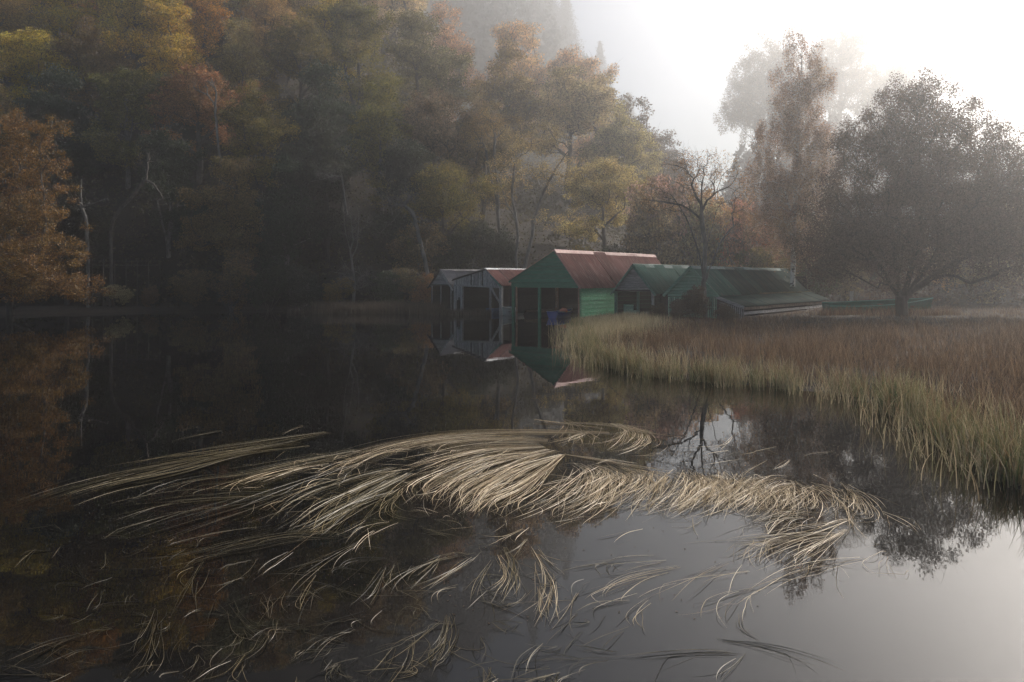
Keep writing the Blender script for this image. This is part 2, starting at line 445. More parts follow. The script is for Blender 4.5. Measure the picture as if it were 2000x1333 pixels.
def wood_arrays(A, PA, rad, kb, flare=True):
    n = len(A); T = np.zeros((n, 3))
    for_i = np.arange(1, n); p = PA[1:]
    e = A[1:] - A[p]; ln = np.linalg.norm(e, axis=1, keepdims=True) + 1e-9; e /= ln
    T[1:] = e; T[0] = (0, 0, 1)
    T2 = T.copy(); has = kb >= 0; T2[has] += T[kb[has]]; T2 /= np.linalg.norm(T2, axis=1, keepdims=True) + 1e-9
    def ring(c, t, r, k):
        ref = np.where(np.abs(t[:, 2:3]) > .95, np.array([[1., 0, 0]]), np.array([[0, 0, 1.]]))
        x = np.cross(t, np.array([[.23, .97, .05]])); bad = np.linalg.norm(x, axis=1) < .1
        x[bad] = np.cross(t[bad], np.array([[1., 0, 0]]))
        x /= np.linalg.norm(x, axis=1, keepdims=True); y = np.cross(t, x)
        a = np.arange(k) * 2 * PI / k
        return c[:, None] + r[:, None, None] * (x[:, None] * np.cos(a)[None, :, None] + y[:, None] * np.sin(a)[None, :, None])
    Vs, Fs, off = [], [], 0
    main = kb[p] == for_i
    rs = np.where(main, rad[p], np.minimum(rad[p], rad[1:] * 1.25))
    ts = np.where(main[:, None], T2[p], T[1:])
    for lo, hi, k in ((0, .03, 3), (.03, .09, 5), (.09, 9, 9)):
        s = (rs >= lo) & (rs < hi)
        if not s.any(): continue
        r0 = ring(A[p][s], ts[s], rs[s], k); r1 = ring(A[1:][s], T2[1:][s], rad[1:][s], k)
        m = s.sum(); V = np.concatenate([r0, r1], 1).reshape(-1, 3)
        b = (np.arange(m) * 2 * k)[:, None]; a = np.arange(k)[None]; a2 = (a + 1) % k
        F = np.stack([b + a, b + a2, b + a2 + k, b + a + k], -1).reshape(-1, 4) + off
        Vs.append(V); Fs.append(F); off += len(V)
    return np.concatenate(Vs), np.concatenate(Fs)

def twigs(pts, rg, n, ln, r=.006, up=.3):
    """short bare twigs round the given points (3-sided)"""
    c = pts[rg.integers(0, len(pts), n)] + rg.normal(0, ln * .25, (n, 3))
    d = rg.normal(0, 1, (n, 3)); d[:, 2] += up * 2; d /= np.linalg.norm(d, axis=1, keepdims=True)
    e = c + d * (ln * rg.uniform(.5, 1.3, n))[:, None]; mid = (c + e) / 2 + rg.normal(0, ln * .08, (n, 3))
    x = np.cross(d, [[.3, .9, .1]]); x /= np.linalg.norm(x, axis=1, keepdims=True) + 1e-9; y = np.cross(d, x)
    V = np.stack([c + x * r, c - x * r * .5 + y * r * .87, c - x * r * .5 - y * r * .87,
                  mid + x * r * .7, mid - x * r * .35 + y * r * .6, mid - x * r * .35 - y * r * .6,
                  e + x * r * .3, e - x * r * .15 + y * r * .3, e - x * r * .15 - y * r * .3], 1).reshape(-1, 3)
    b = (np.arange(n) * 9)[:, None]
    q = np.array([[0,1,4,3],[1,2,5,4],[2,0,3,5],[3,4,7,6],[4,5,8,7],[5,3,6,8]])
    return V, (b[:, :, None] + q[None]).reshape(-1, 4)

def leaves(centers, rg, n, sig, size, flat=.5, droop=0.0, horiz=.3):
    """rhombic leaves scattered round the clump centres"""
    c = centers[rg.integers(0, len(centers), n)]
    # lumpy clumps: most leaves close to the clump's shell
    d = rg.normal(0, 1, (n, 3)); d /= np.linalg.norm(d, axis=1, keepdims=True)
    rr = rg.uniform(0, 1, n) ** .45
    sg = np.array(sig) if np.ndim(sig) else np.array([sig, sig, sig * flat])
    p = c + d * rr[:, None] * sg * 1.5
    if droop: p[:, 2] -= droop * rg.exponential(1, n)
    nrm = rg.normal(0, 1, (n, 3)); nrm[:, 2] = nrm[:, 2] * (1 - horiz) + horiz * 2 * np.sign(rg.normal(0, 1, n)); nrm /= np.linalg.norm(nrm, axis=1, keepdims=True)
    x = np.cross(nrm, rg.normal(0, 1, (n, 3))); x /= np.linalg.norm(x, axis=1, keepdims=True) + 1e-9; y = np.cross(nrm, x)
    s = size * rg.uniform(.6, 1.35, n)[:, None]
    V = np.stack([p - x * s * .5, p + y * s * .33 + x * s * .05, p + x * s * .5, p - y * s * .33 + x * s * .05], 1).reshape(-1, 3)
    return V, np.arange(n * 4).reshape(-1, 4)

def lobes_pts(lobes, rg, n, shell=.45):
    """clump centres inside a union of ellipsoids, denser toward their outsides"""
    L = np.array(lobes, float); vol = (L[:, 3] * L[:, 4] * L[:, 5]) ** .85
    k = rg.choice(len(L), n * 3, p=vol / vol.sum())
    d = rg.normal(0, 1, (n * 3, 3)); d /= np.linalg.norm(d, axis=1, keepdims=True)
    p = L[k, :3] + d * (rg.uniform(0, 1, (n * 3, 1)) ** shell) * L[k, 3:]
    # thin out: keep points apart
    keep = []; md = (vol.sum() / n) ** (1/3) * .62
    for q in p:
        if len(keep) >= n: break
        if keep:
            if np.min(np.linalg.norm(np.array(keep) - q, axis=1)) < md: continue
        keep.append(q)
    return np.array(keep)

def tree_meshes(name, seeds, lobes, nclump, nleaf, size, sig, seed, bark, flat=.5, droop=0, leafmat_='leaf', rtip=.014, ntwig=600,
                twig=.9, up=.25, wig=.12, rbase=None, step=.8, horiz=.3, shell=.45, bare=0.0, down_pen=1.0, twr=.007):
    rg = np.random.default_rng(seed)
    tg = lobes_pts(lobes, rg, nclump, shell)
    A, PA, rad, tips, kb = grow(seeds, tg, rg, rtip=rtip, step=step, up=up, wig=wig, rbase=rbase, down_pen=down_pen)
    V, F = wood_arrays(A, PA, rad, kb)
    if ntwig:
        V2, F2 = twigs(A[tips], rg, ntwig, twig, r=twr); F = np.concatenate([F, F2 + len(V)]); V = np.concatenate([V, V2])
    wood = np_mesh(name + '_wood', V, F, M[bark], smooth=True)
    crown = None
    if nleaf:
        C = A[tips]
        if bare: C = C[rg.uniform(0, 1, len(C)) > bare]
        V, F = leaves(C, rg, nleaf, sig, size, flat, droop, horiz)
        crown = np_mesh(name + '_crown', V, F, M[leafmat_])
    return wood, crown

def place_tree(name, wood, crown, loc, label, cat='tree', group=None, color=(.12,.09,.03), s=1.0, rz=0.0, sz=None):
    t = empty(name, loc, rz, label=label, cat=cat, group=group)
    t.scale = (s, s, sz or s)
    w = link_mesh('trunk', wood, t)
    if crown is not None:
        c = link_mesh('crown', crown, t); c.color = (*color, 1)
    return t

def gz(x, y): return float(ground(np.array([x]), np.array([y]))[0])

# prototypes, 16 m tall, standing on their origin
def proto(seed, style):
    rg = np.random.default_rng(seed)
    H = 16.0
    if style == 'alder':
        lob = []
        for k in range(9):
            a = rg.uniform(0, 2*PI); rr = rg.uniform(1.0, 4.2); z = rg.uniform(3.2, 13.5)
            rr *= 1.15 - .5 * abs(z - 9) / 6
            lob.append((rr*math.cos(a), rr*math.sin(a), z, rg.uniform(1.9,3.0), rg.uniform(1.9,3.0), rg.uniform(1.3,2.3)))
        lob.append((0.3, 0, 13.6, 2.2, 2.2, 2.0)); lob.append((0, 0, 10, 3.2, 3.2, 3.2))
        seeds = [[(0,0,-1),(.1,0,2),(-.2,.1,5),(.2,.2,9),(0,0,12)], [(.0,0,1.5),(1.0,.4,4),(1.7,.3,7.5)], [(-.1,0,3),(-1.3,-.6,6),(-1.8,-.9,8.5)]]
        return tree_meshes('alder', seeds, lob, 270, 29000, .22, [.62,.62,.38], seed, 'bark_pale' if seed % 2 else 'bark', rtip=.017, ntwig=900, twig=1.0, rbase=.28, twr=.011)
    if style == 'oak':
        lob = []
        for k in range(9):
            a = k * 2.4 + rg.uniform(-.4, .4); rr = rg.uniform(2.4, 5.0); z = rg.uniform(3.2, 12.5)
            lob.append((rr*math.cos(a), rr*math.sin(a), z, rg.uniform(2.0,3.2), rg.uniform(2.0,3.2), rg.uniform(1.2,2.1)))
        lob.append((0,0,13.2,3.0,3.0,1.8)); lob.append((0,0,9.5,3.5,3.5,2.5))
        seeds = [[(0,0,-1),(-.1,0,3),(.2,.1,6),(0,.2,10)], [(.0,0,3),(1.8,.6,5.2),(3.2,.8,6.5)], [(.1,0,5),(-1.8,-.9,7),(-3.4,-1.4,8)]]
        return tree_meshes('oak', seeds, lob, 300, 32000, .22, [.66,.66,.38], seed, 'bark', rtip=.018, ntwig=900, twig=1.0, rbase=.34, twr=.011)
    if style == 'round':      # even, rounded crown for the giants in the mist
        lob = [(0,0,9.5,4.6,4.6,4.6), (0,0,13,3.2,3.2,2.6), (2.6,.6,7,3,3,2.6), (-2.6,-.6,7.4,3,3,2.6), (.5,2.4,8,3,3,3), (-1.8,0,11.5,2.4,2.4,2), (1.9,0,11.8,2.2,2.2,1.8)]
        return tree_meshes('round', [[(0,0,-1),(.1,0,3),(-.1,0,7),(0,0,12)]], lob, 520, 46000, .16, [.42,.42,.42], seed, 'bark', rtip=.014, ntwig=900, twig=.9, rbase=.3, twr=.01)
    if style == 'shrub':      # about 6 m tall, many stems
        lob = [(rg.uniform(-1.4,1.4), rg.uniform(-1.2,1.2), rg.uniform(1.6,4.2), rg.uniform(1.2,1.8), rg.uniform(1.2,1.8), rg.uniform(1.2,1.9)) for _ in range(6)]
        seeds = [[(0,0,-.4),(.1,0,1.0)]] + [[(0,0,.2),(1.0*math.cos(a),1.0*math.sin(a),1.6),(1.7*math.cos(a),1.7*math.sin(a),3.2+rg.uniform(-.5,.8))] for a in rg.uniform(0,2*PI,6)]
        return tree_meshes('shrub', seeds, lob, 190, 11000, .16, [.30,.30,.22], seed, 'bark' if seed % 2 else 'bark_pale', rtip=.010, ntwig=1300, twig=.9, up=.5, step=.45, horiz=.1, twr=.008)
    if style == 'conifer':    # 30 m
        Vs, Fs, off = [], [], 0
        mb = MB(); mb.tube([(0,0,-1),(0,0,10),(.1,0,20),(0,0,30)], [.4,.3,.17,.03], 8)
        cs = []
        for k in range(420):
            z = 4 + 25.6 * (k / 420); a = k * 2.4 + rg.uniform(-.3,.3)
            L = (30.4 - z) * .22 * rg.uniform(.45, 1.3) * (1 + .25 * math.sin(z * 1.9 + a)) + .5
            d = np.array([math.cos(a), math.sin(a), 0]); n = max(4, int(L * 12))
            t = rg.uniform(.1, 1, n)
            p = np.array([[0,0,z]]) + d * (L * t)[:, None]; p[:, 2] += .12 * L * t - .42 * L * t * t - rg.exponential(.22, n) * t
            p += rg.normal(0, .16 + .1 * t[:, None], (n, 3))
            cs.append(p)
            if k % 3 == 0:
                mb.tube([(0,0,z), tuple(np.array([0,0,z]) + d*L*.5 + [0,0,-.03*L]), tuple(np.array([0,0,z]) + d*L*.95 + [0,0,-.25*L])], [.05,.03,.01], 3)
        cs = np.concatenate(cs); V, F = leaves(cs, rg, 26000, [.18,.18,.22], .34, 1, .12, .2)
        return mb.mesh('conifer_wood', M['bark_dark']), np_mesh('conifer_crown', V, F, M['needle'])

PR = {'a1': proto(11, 'alder'), 'a2': proto(24, 'alder'), 'a3': proto(37, 'alder'), 'o1': proto(12, 'oak'), 'o2': proto(25, 'oak'),
      's1': proto(31, 'shrub'), 's2': proto(42, 'shrub'), 'c1': proto(5, 'conifer'), 'r1': proto(61, 'round')}

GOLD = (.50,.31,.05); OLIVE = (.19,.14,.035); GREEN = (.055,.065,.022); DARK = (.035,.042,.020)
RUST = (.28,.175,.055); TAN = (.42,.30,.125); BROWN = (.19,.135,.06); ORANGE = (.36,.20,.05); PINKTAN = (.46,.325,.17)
LIT = (.48,.33,.19); LITO = (.46,.28,.14)  # sapling leaf tones, lightened to paint in the backlight
names = {GOLD: 'golden', OLIVE: 'olive green', GREEN: 'dull green', DARK: 'dark green', RUST: 'rust brown', TAN: 'tan leaved', BROWN: 'brown leaved', ORANGE: 'orange leaved', PINKTAN: 'pale pinkish tan'}
ORD = ['first','second','third','fourth','fifth','sixth','seventh','eighth','ninth','tenth','eleventh','twelfth']
rows = [  # depth, [(px, proto, colour, scale)...], row words; leaf colours also hold sun up high, shade below
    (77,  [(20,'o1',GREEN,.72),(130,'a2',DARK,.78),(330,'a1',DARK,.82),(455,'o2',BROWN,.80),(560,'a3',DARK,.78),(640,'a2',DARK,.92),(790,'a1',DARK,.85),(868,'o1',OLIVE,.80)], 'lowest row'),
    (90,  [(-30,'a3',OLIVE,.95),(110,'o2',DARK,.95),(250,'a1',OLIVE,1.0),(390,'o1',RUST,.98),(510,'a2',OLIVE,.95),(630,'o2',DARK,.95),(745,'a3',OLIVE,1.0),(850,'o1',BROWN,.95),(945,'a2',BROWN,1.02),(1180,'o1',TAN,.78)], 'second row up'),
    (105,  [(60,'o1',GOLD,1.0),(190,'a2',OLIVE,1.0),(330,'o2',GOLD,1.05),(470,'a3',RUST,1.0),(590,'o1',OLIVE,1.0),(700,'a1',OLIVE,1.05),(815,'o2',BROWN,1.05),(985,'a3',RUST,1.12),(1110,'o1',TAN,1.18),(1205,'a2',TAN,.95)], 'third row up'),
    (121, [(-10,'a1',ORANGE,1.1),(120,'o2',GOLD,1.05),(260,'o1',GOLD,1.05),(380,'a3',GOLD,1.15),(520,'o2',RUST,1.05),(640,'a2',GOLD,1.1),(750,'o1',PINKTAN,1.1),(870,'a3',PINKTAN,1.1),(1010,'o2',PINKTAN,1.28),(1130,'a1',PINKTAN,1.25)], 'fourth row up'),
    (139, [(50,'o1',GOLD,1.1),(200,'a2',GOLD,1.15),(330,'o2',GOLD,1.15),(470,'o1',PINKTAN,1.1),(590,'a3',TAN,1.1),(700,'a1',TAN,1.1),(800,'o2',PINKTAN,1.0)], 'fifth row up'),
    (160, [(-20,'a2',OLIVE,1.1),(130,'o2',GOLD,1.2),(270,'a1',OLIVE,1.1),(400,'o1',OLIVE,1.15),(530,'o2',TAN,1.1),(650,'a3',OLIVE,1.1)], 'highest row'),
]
kindw = {'a': 'alder', 'o': 'oak'}
tr = random.Random(3)
for Y, lst, rw in rows:
    for i, (px, pr, c, s) in enumerate(lst):
        far_k = 1 + (.5 if Y > 110 else .22 if Y > 100 else 0) * float(sm(640, 780, px))
        yy = Y * far_k + tr.uniform(-4, 4); x = (px - 1000) / FOC * yy
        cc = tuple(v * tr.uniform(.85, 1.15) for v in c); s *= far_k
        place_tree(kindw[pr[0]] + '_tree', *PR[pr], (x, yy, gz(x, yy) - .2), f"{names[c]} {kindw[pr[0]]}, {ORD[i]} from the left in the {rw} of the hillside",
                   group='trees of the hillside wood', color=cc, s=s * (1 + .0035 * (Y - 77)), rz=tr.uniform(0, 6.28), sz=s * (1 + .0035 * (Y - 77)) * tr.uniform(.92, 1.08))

# far, faded trees behind the wood
for px, Y, s, pr, lab in [(1040,523,2.86,'c1','tall dark conifer fading in the mist above the red roof'), (1105,533,2.27,'c1','misty conifer just right of the tallest conifer'),
                          (1172,538,2.08,'c1','faint conifer lower down the misty slope, third from the tallest'), (1228,533,1.95,'c1','faintest small conifer at the right end of the misty slope'),
                          (1072,544,2.60,'c1','misty conifer half hidden behind the tallest conifer'),
                          (905,448,3.38,'r1','faint broadleaf tree in mist left of the tallest conifer'), (825,442,3.51,'r1','faint rounded tree in mist at the top left of the gap'),
                          (955,476,2.99,'r1','faded low tree in mist at the foot of the tallest conifer')]:
    x = (px - 1000) / FOC * Y
    place_tree('conifer' if pr == 'c1' else 'misty_tree', *PR[pr], (x, Y, gz(x, Y) - .3), lab, group='trees fading in the mist', color=(.03,.04,.03) if pr == 'c1' else (.07,.06,.03), s=s, rz=px)
for px, Y, s, pr, lab in [(1235,150,1.75,'a3','faded tan alder at the right end of the hillside, beside the bright gap'), (1290,156,1.6,'r1','small faded tree leaning into the bright gap'),
                          (1500,288,3.51,'r1','huge pale misty tree behind the tall birch'), (1640,301,3.38,'r1','pale misty tree top between the birch and the willow'), (1750,312,3.12,'r1','faintest tree top in mist behind the willow')]:
    x = (px - 1000) / FOC * Y
    place_tree('misty_tree', *PR[pr], (x, Y, gz(x, Y) - .3), lab, group='trees fading in the mist', color=(.14,.10,.06), s=s, rz=px * 1.3)

# bushes and saplings
for px, Y, s, sz, pr, c, lab in [
    (1255,76,1.5,1.9,'s2',TAN,'tan bush behind the right end of the long red roof'), (1312,80,1.7,2.35,'s1',LIT,'pinkish tan sapling thicket behind the bare tree, left side'),
    (1356,77,1.5,1.85,'s2',LIT,'orange bush directly behind the bare tree'), (1408,80,1.7,2.2,'s1',LITO,'orange sapling right of the bare tree trunk'),
    (1452,76,1.4,1.9,'s2',LITO,'rust bush between the bare tree and the birch'), (1500,72,1.0,1.05,'s1',BROWN,'brown bush over the ridge end of the dark green shed'),
    (1590,70,.95,1.0,'s2',GREEN,'grey green bush under the birch, right of the shed roof'), (1640,74,.9,.95,'s1',BROWN,'brown bush left of the fence post under the willow'),
    (1210,72,1.0,1.1,'s1',GREEN,'dull green bush rising behind the middle of the red roof'), (1130,74,1.0,1.0,'s2',OLIVE,'olive bush behind the front of the red roof'),
    (1705,86,1.3,1.1,'s1',BROWN,'low brown bush behind the willow trunk, left side'), (1790,90,1.4,1.15,'s2',BROWN,'low brown bush behind the willow trunk, right side'),
    (1880,84,1.5,1.4,'s1',RUST,'rusty bush at the far edge of the marsh, third from right'), (1950,88,1.6,1.7,'s2',BROWN,'tall brown bush at the far edge of the marsh, by the right edge'),
    (2030,80,1.6,1.9,'s1',BROWN,'brown bush cut off by the right edge of the view'), (1835,95,1.5,1.3,'s1',DARK,'dark bush at the far edge of the marsh behind the willow'),
    (235,69,.42,.40,'s1',PINKTAN,'low pinkish bush on the shore right of the orange bush'), (300,70.5,.40,.38,'s2',BROWN,'low bush on the shore below the leaning pale trunk'),
    (375,69.5,.75,.72,'s1',BROWN,'brown twiggy bush on the shore, first right of the leaning trunk'), (450,69,.95,1.05,'s2',BROWN,'tall twiggy pale stemmed bush overhanging the left shore'),
    (525,69.5,.85,.85,'s1',DARK,'dark bush at the water edge, second left of the dead tree'), (590,70,.80,.80,'s2',DARK,'dark bush at the water edge just left of the dead tree'),
    (660,71,.62,.60,'s1',OLIVE,'greyish bush at the foot of the dead tree'), (745,70,.85,.70,'s2',GREEN,'mossy green bush right of the dead tree'),
    (800,71,.70,.72,'s1',BROWN,'brown bush left of the dark shed'), (838,70,.62,.62,'s2',RUST,'small rust bush touching the dark shed'),
    (1900,78,1.9,2.2,'s2',BROWN,'large brown thicket right of the willow at the back of the marsh'), (1670,84,1.5,1.7,'s1',DARK,'dark thicket behind the square fence post'),
    (1740,96,1.9,1.8,'s2',BROWN,'wide brown thicket seen under the willow branches'), (1980,98,2.2,2.4,'s1',RUST,'tall rusty thicket behind the right edge of the marsh'), (1560,80,1.4,1.9,'s1',TAN,'tan thicket round the foot of the white birch trunk'),
    (820,76,1.15,1.2,'s1',BROWN,'tall brown bush behind and left of the dark shed'), (900,76,1.1,1.15,'s2',GREEN,'green bush rising behind the plank shed roof'),
    (960,78,1.15,1.2,'s1',DARK,'dark bush behind the white ridge of the plank shed')]:
    x = (px - 1000) / FOC * Y
    place_tree('bush', *PR[pr], (x, Y, gz(x, Y) - .1), lab, cat='bush', group='bushes round the shore', color=tuple(v * tr.uniform(.85, 1.15) for v in c), s=s, rz=px * .7, sz=sz)

# undergrowth on the hillside and the woods far behind
rg = np.random.default_rng(41)
n = 5200; Y_ = rg.uniform(71, 175, n); X_ = rg.uniform(-.72, .24, n) * Y_
dd = shore_dist(X_, Y_); k = dd > .8; X_, Y_ = X_[k], Y_[k]
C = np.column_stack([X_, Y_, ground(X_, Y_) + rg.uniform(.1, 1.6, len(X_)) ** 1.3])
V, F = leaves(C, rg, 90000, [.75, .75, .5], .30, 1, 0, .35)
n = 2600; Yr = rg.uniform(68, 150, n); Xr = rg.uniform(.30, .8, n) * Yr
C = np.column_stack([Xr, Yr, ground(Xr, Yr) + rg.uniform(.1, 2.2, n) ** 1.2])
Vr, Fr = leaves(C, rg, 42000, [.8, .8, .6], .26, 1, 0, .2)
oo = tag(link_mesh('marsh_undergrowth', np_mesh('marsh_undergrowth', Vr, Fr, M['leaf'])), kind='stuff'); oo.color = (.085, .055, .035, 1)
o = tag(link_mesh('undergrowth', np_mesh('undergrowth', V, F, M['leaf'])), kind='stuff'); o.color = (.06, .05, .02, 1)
n = 420; Yh = rg.uniform(172, 330, n); Xh = rg.uniform(-.80, -.13, n) * Yh; Hh = rg.uniform(14, 21, n); Zh = ground(Xh, Yh); per = 110
t = rg.uniform(0, 1, (n, per)) ** .8; a = rg.uniform(0, 6.28, t.shape); rr = .33 * Hh[:, None] * np.sqrt(np.clip(1 - (2 * t - .9) ** 2 * .8, .05, 1)) * rg.uniform(.3, 1, t.shape) ** .5
C = np.stack([Xh[:, None] + rr * np.cos(a), Yh[:, None] + rr * np.sin(a), Zh[:, None] + Hh[:, None] * (.12 + .88 * t)], -1).reshape(-1, 3)
V, F = leaves(C, rg, 110000, [.9, .9, .5], .75, 1, 0, .2)
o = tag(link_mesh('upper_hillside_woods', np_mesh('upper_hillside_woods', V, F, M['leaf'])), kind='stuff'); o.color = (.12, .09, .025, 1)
n = 900; Y_ = rg.uniform(290, 610, n); U_ = rg.uniform(-.22, .24, n); k = rg.uniform(0, 1, n) < 1; X_ = U_ * Y_; H_ = rg.uniform(15, 29, n)
X2 = rg.uniform(.25, .7, 260); Y2 = rg.uniform(225, 340, 260); X_ = np.concatenate([X_, X2 * Y2]); Y_ = np.concatenate([Y_, Y2]); H_ = np.concatenate([H_, rg.uniform(12, 22, 260)])
Z_ = ground(X_, Y_); per = 70; t = rg.uniform(0, 1, (len(X_), per)) ** .8; a = rg.uniform(0, 6.28, t.shape)
rr = .30 * H_[:, None] * (1 - t * .9) * rg.uniform(.2, 1, t.shape) ** .5
C = np.stack([X_[:, None] + rr * np.cos(a), Y_[:, None] + rr * np.sin(a), Z_[:, None] + H_[:, None] * (.12 + .88 * t)], -1).reshape(-1, 3)
V, F = leaves(C, rg, 80000, [.9, .9, .9], 2.0, 1, 0, .2)
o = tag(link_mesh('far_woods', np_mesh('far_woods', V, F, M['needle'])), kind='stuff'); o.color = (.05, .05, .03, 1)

def lob_px(lst, Y):
    """(px, py, rx, ry, dy) lobes in photo pixels -> world ellipsoids at depth Y"""
    k = Y / FOC
    return [(*(PX(px, py, Y + dy)), rx * k, max(rx * k * .8, 1.0), ry * k) for px, py, rx, ry, dy in lst]
def seg(lst, Y):
    return [PX(a, b, Y + (c[0] if c else 0)) for a, b, *c in lst]

# the big willow on the marsh
Y = 53; lob = lob_px([(1790,330,165,160,0),(1740,420,150,150,-1),(1880,390,140,130,1),(1965,400,120,125,1),(1632,440,100,105,0),(1620,500,70,60,0),(1795,225,105,85,0),(1870,270,90,80,0),(1700,300,80,80,0),(1970,310,80,70,0),(1850,480,150,75,-1),(1700,500,130,60,1),(1990,480,90,80,0),(2060,420,90,100,0)], Y)
seeds = [seg([(1762,618),(1760,585),(1752,540),(1745,480),(1740,400)], Y), seg([(1762,600),(1785,555),(1830,500),(1880,430),(1920,380)], Y), seg([(1758,590),(1790,500),(1800,400),(1795,300)], Y),
         seg([(1755,575),(1725,530),(1690,480),(1650,440)], Y), seg([(1765,580),(1850,520),(1930,480),(1980,450)], Y), seg([(1752,600),(1738,560,1),(1700,520,1.5)], Y)]
w, c = tree_meshes('willow', seeds, lob, 1300, 215000, .12, [.44,.44,.42], 3, 'bark_dark', rtip=.011, ntwig=7000, twig=1.2, up=.8, wig=.10, rbase=.42, step=.7, horiz=.1, shell=.5, twr=.007)
place_tree('willow_tree', w, c, (0, 0, 0), 'big round brown willow standing on the marsh behind the teal boat', color=(.095,.064,.042))

# the tall birch
Y = 62; lob = lob_px([(1565,95,38,45,0),(1590,150,45,40,0),(1530,160,40,40,0),(1562,205,62,50,0),(1545,265,78,45,0),(1600,290,50,50,0),(1515,340,70,50,0),(1575,370,75,60,0),(1510,420,62,50,0),(1560,460,70,50,0)], Y)
seeds = [seg([(1548,560),(1549,500),(1552,420),(1556,320),(1562,200),(1566,110)], Y), seg([(1551,440),(1535,380),(1518,320)], Y), seg([(1553,400),(1580,330),(1600,260)], Y)]
w, c = tree_meshes('birch', seeds, lob, 760, 88000, .11, [.24,.24,.42], 8, 'bark_birch', droop=.35, rtip=.009, ntwig=2500, twig=1.3, up=-.6, wig=.08, rbase=.20, step=.7, horiz=.1, twr=.006)
place_tree('birch_tree', w, c, (0, 0, 0), 'tall slender birch with pinkish leaves and a white trunk behind the sheds', color=(.34,.22,.14))

# the nearly bare tree in front of the green sheds
Y = 49
seeds = [seg([(1377,625),(1375,575),(1376,520),(1378,480),(1371,430),(1370,400)], Y), seg([(1371,432),(1350,412),(1332,401),(1304,396),(1276,392),(1254,390)], Y),
         seg([(1377,560),(1368,505),(1351,452,-.5),(1340,425,-.8),(1325,400,-1),(1310,380,-1.3),(1285,372,-1.6)], Y),
         seg([(1370,402),(1360,385),(1351,362,.5),(1346,340,.8),(1340,322,1),(1325,304,1.2)], Y), seg([(1371,402),(1371,360,-.3),(1376,340,-.6),(1370,325,-.8)], Y),
         seg([(1372,408),(1381,392),(1400,375,.5),(1409,345,.9),(1400,330,1.0),(1389,318,1.3)], Y), seg([(1409,346,.9),(1422,332,1.0),(1445,324,1.4)], Y),
         seg([(1400,375,.5),(1422,366,.2),(1441,375,0)], Y), seg([(1376,500),(1387,457,-.5),(1400,410,-.9),(1409,397,-1),(1434,394,-1.3)], Y),
         seg([(1395,380,.2),(1394,360,-.3),(1380,342,-.6)], Y), seg([(1352,363,.5),(1330,360,.9),(1305,350,1.3)], Y),
         seg([(1376,590),(1364,560,-.2),(1352,520,-.4),(1344,480,-.6)], Y), seg([(1378,560),(1388,520,.2),(1404,480,.5),(1425,450,.8),(1450,430,1.0)], Y)]
lob = lob_px([(1330,320,48,24,0),(1405,310,40,18,0),(1270,378,50,34,0),(1440,350,38,40,0),(1360,350,70,42,0),(1425,395,40,25,0),(1300,400,60,20,0),(1370,330,40,25,0)], Y)
lob += lob_px([(1290,420,40,25,0),(1262,395,28,18,0),(1455,380,28,26,0),(1445,420,30,25,0),(1345,300,24,14,0)], Y)
w, c = tree_meshes('bare_tree', seeds, lob, 420, 5200, .08, [.26,.26,.20], 21, 'bark_pale', rtip=.0075, ntwig=1100, twig=.5, up=.4, wig=.16, rbase=.17, step=.35, bare=.4, down_pen=.4, twr=.005)
place_tree('bare_tree', w, c, (0, 0, 0), 'nearly bare spreading tree in front of the two green sheds', color=(.34,.19,.08))
x, y = PX(1375, 0, 47.5)[:2]
place_tree('bush', *PR['s2'], (x - .6, y, gz(x, y) - .1), 'brown leafless bush at the foot of the bare tree, before the pale gable', cat='bush', group='bushes by the sheds', color=(.075,.055,.032), s=.46, rz=1, sz=.40)
for px, YY, s, sz, rz_, lab in [(1290,49.5,.30,.20,2,'low tangled bramble in the mouth of the open green roofed shed'), (1330,47,.30,.26,3,'small brown bush before the picket wall'), (1418,46.5,.34,.22,4,'low brown bush before the lean-to end')]:
    x, y = PX(px, 0, YY)[:2]
    place_tree('bush', *PR['s2'], (x, y, gz(x, y) - .1), lab, cat='bush', group='bushes by the sheds', color=(.09,.062,.036), s=s, rz=rz_, sz=sz)

# orange bush hanging over the left shore
Y = 61; lob = lob_px([(70,290,80,70,0),(10,260,80,60,0),(30,380,110,80,0),(80,450,90,80,0),(-60,400,120,130,0),(60,530,120,60,-1),(140,560,70,35,-1),(0,560,120,40,-2)], Y)
seeds = [seg([(20,625),(20,560),(15,480),(20,380)], Y), seg([(20,590),(70,520),(90,430),(80,340)], Y), seg([(20,580),(-30,480),(-50,380)], Y), seg([(22,600),(100,570),(150,560)], Y)]
w, c = tree_meshes('orange_bush', seeds, lob, 640, 60000, .14, [.42,.42,.26], 14, 'bark', rtip=.012, ntwig=2500, twig=1.1, up=.3, wig=.12, rbase=.3, step=.7, horiz=.2, twr=.007)
place_tree('orange_leaved_tree', w, c, (0, 0, 0), 'dense orange leaved tree hanging to the water at the left edge', color=(.20,.105,.025))

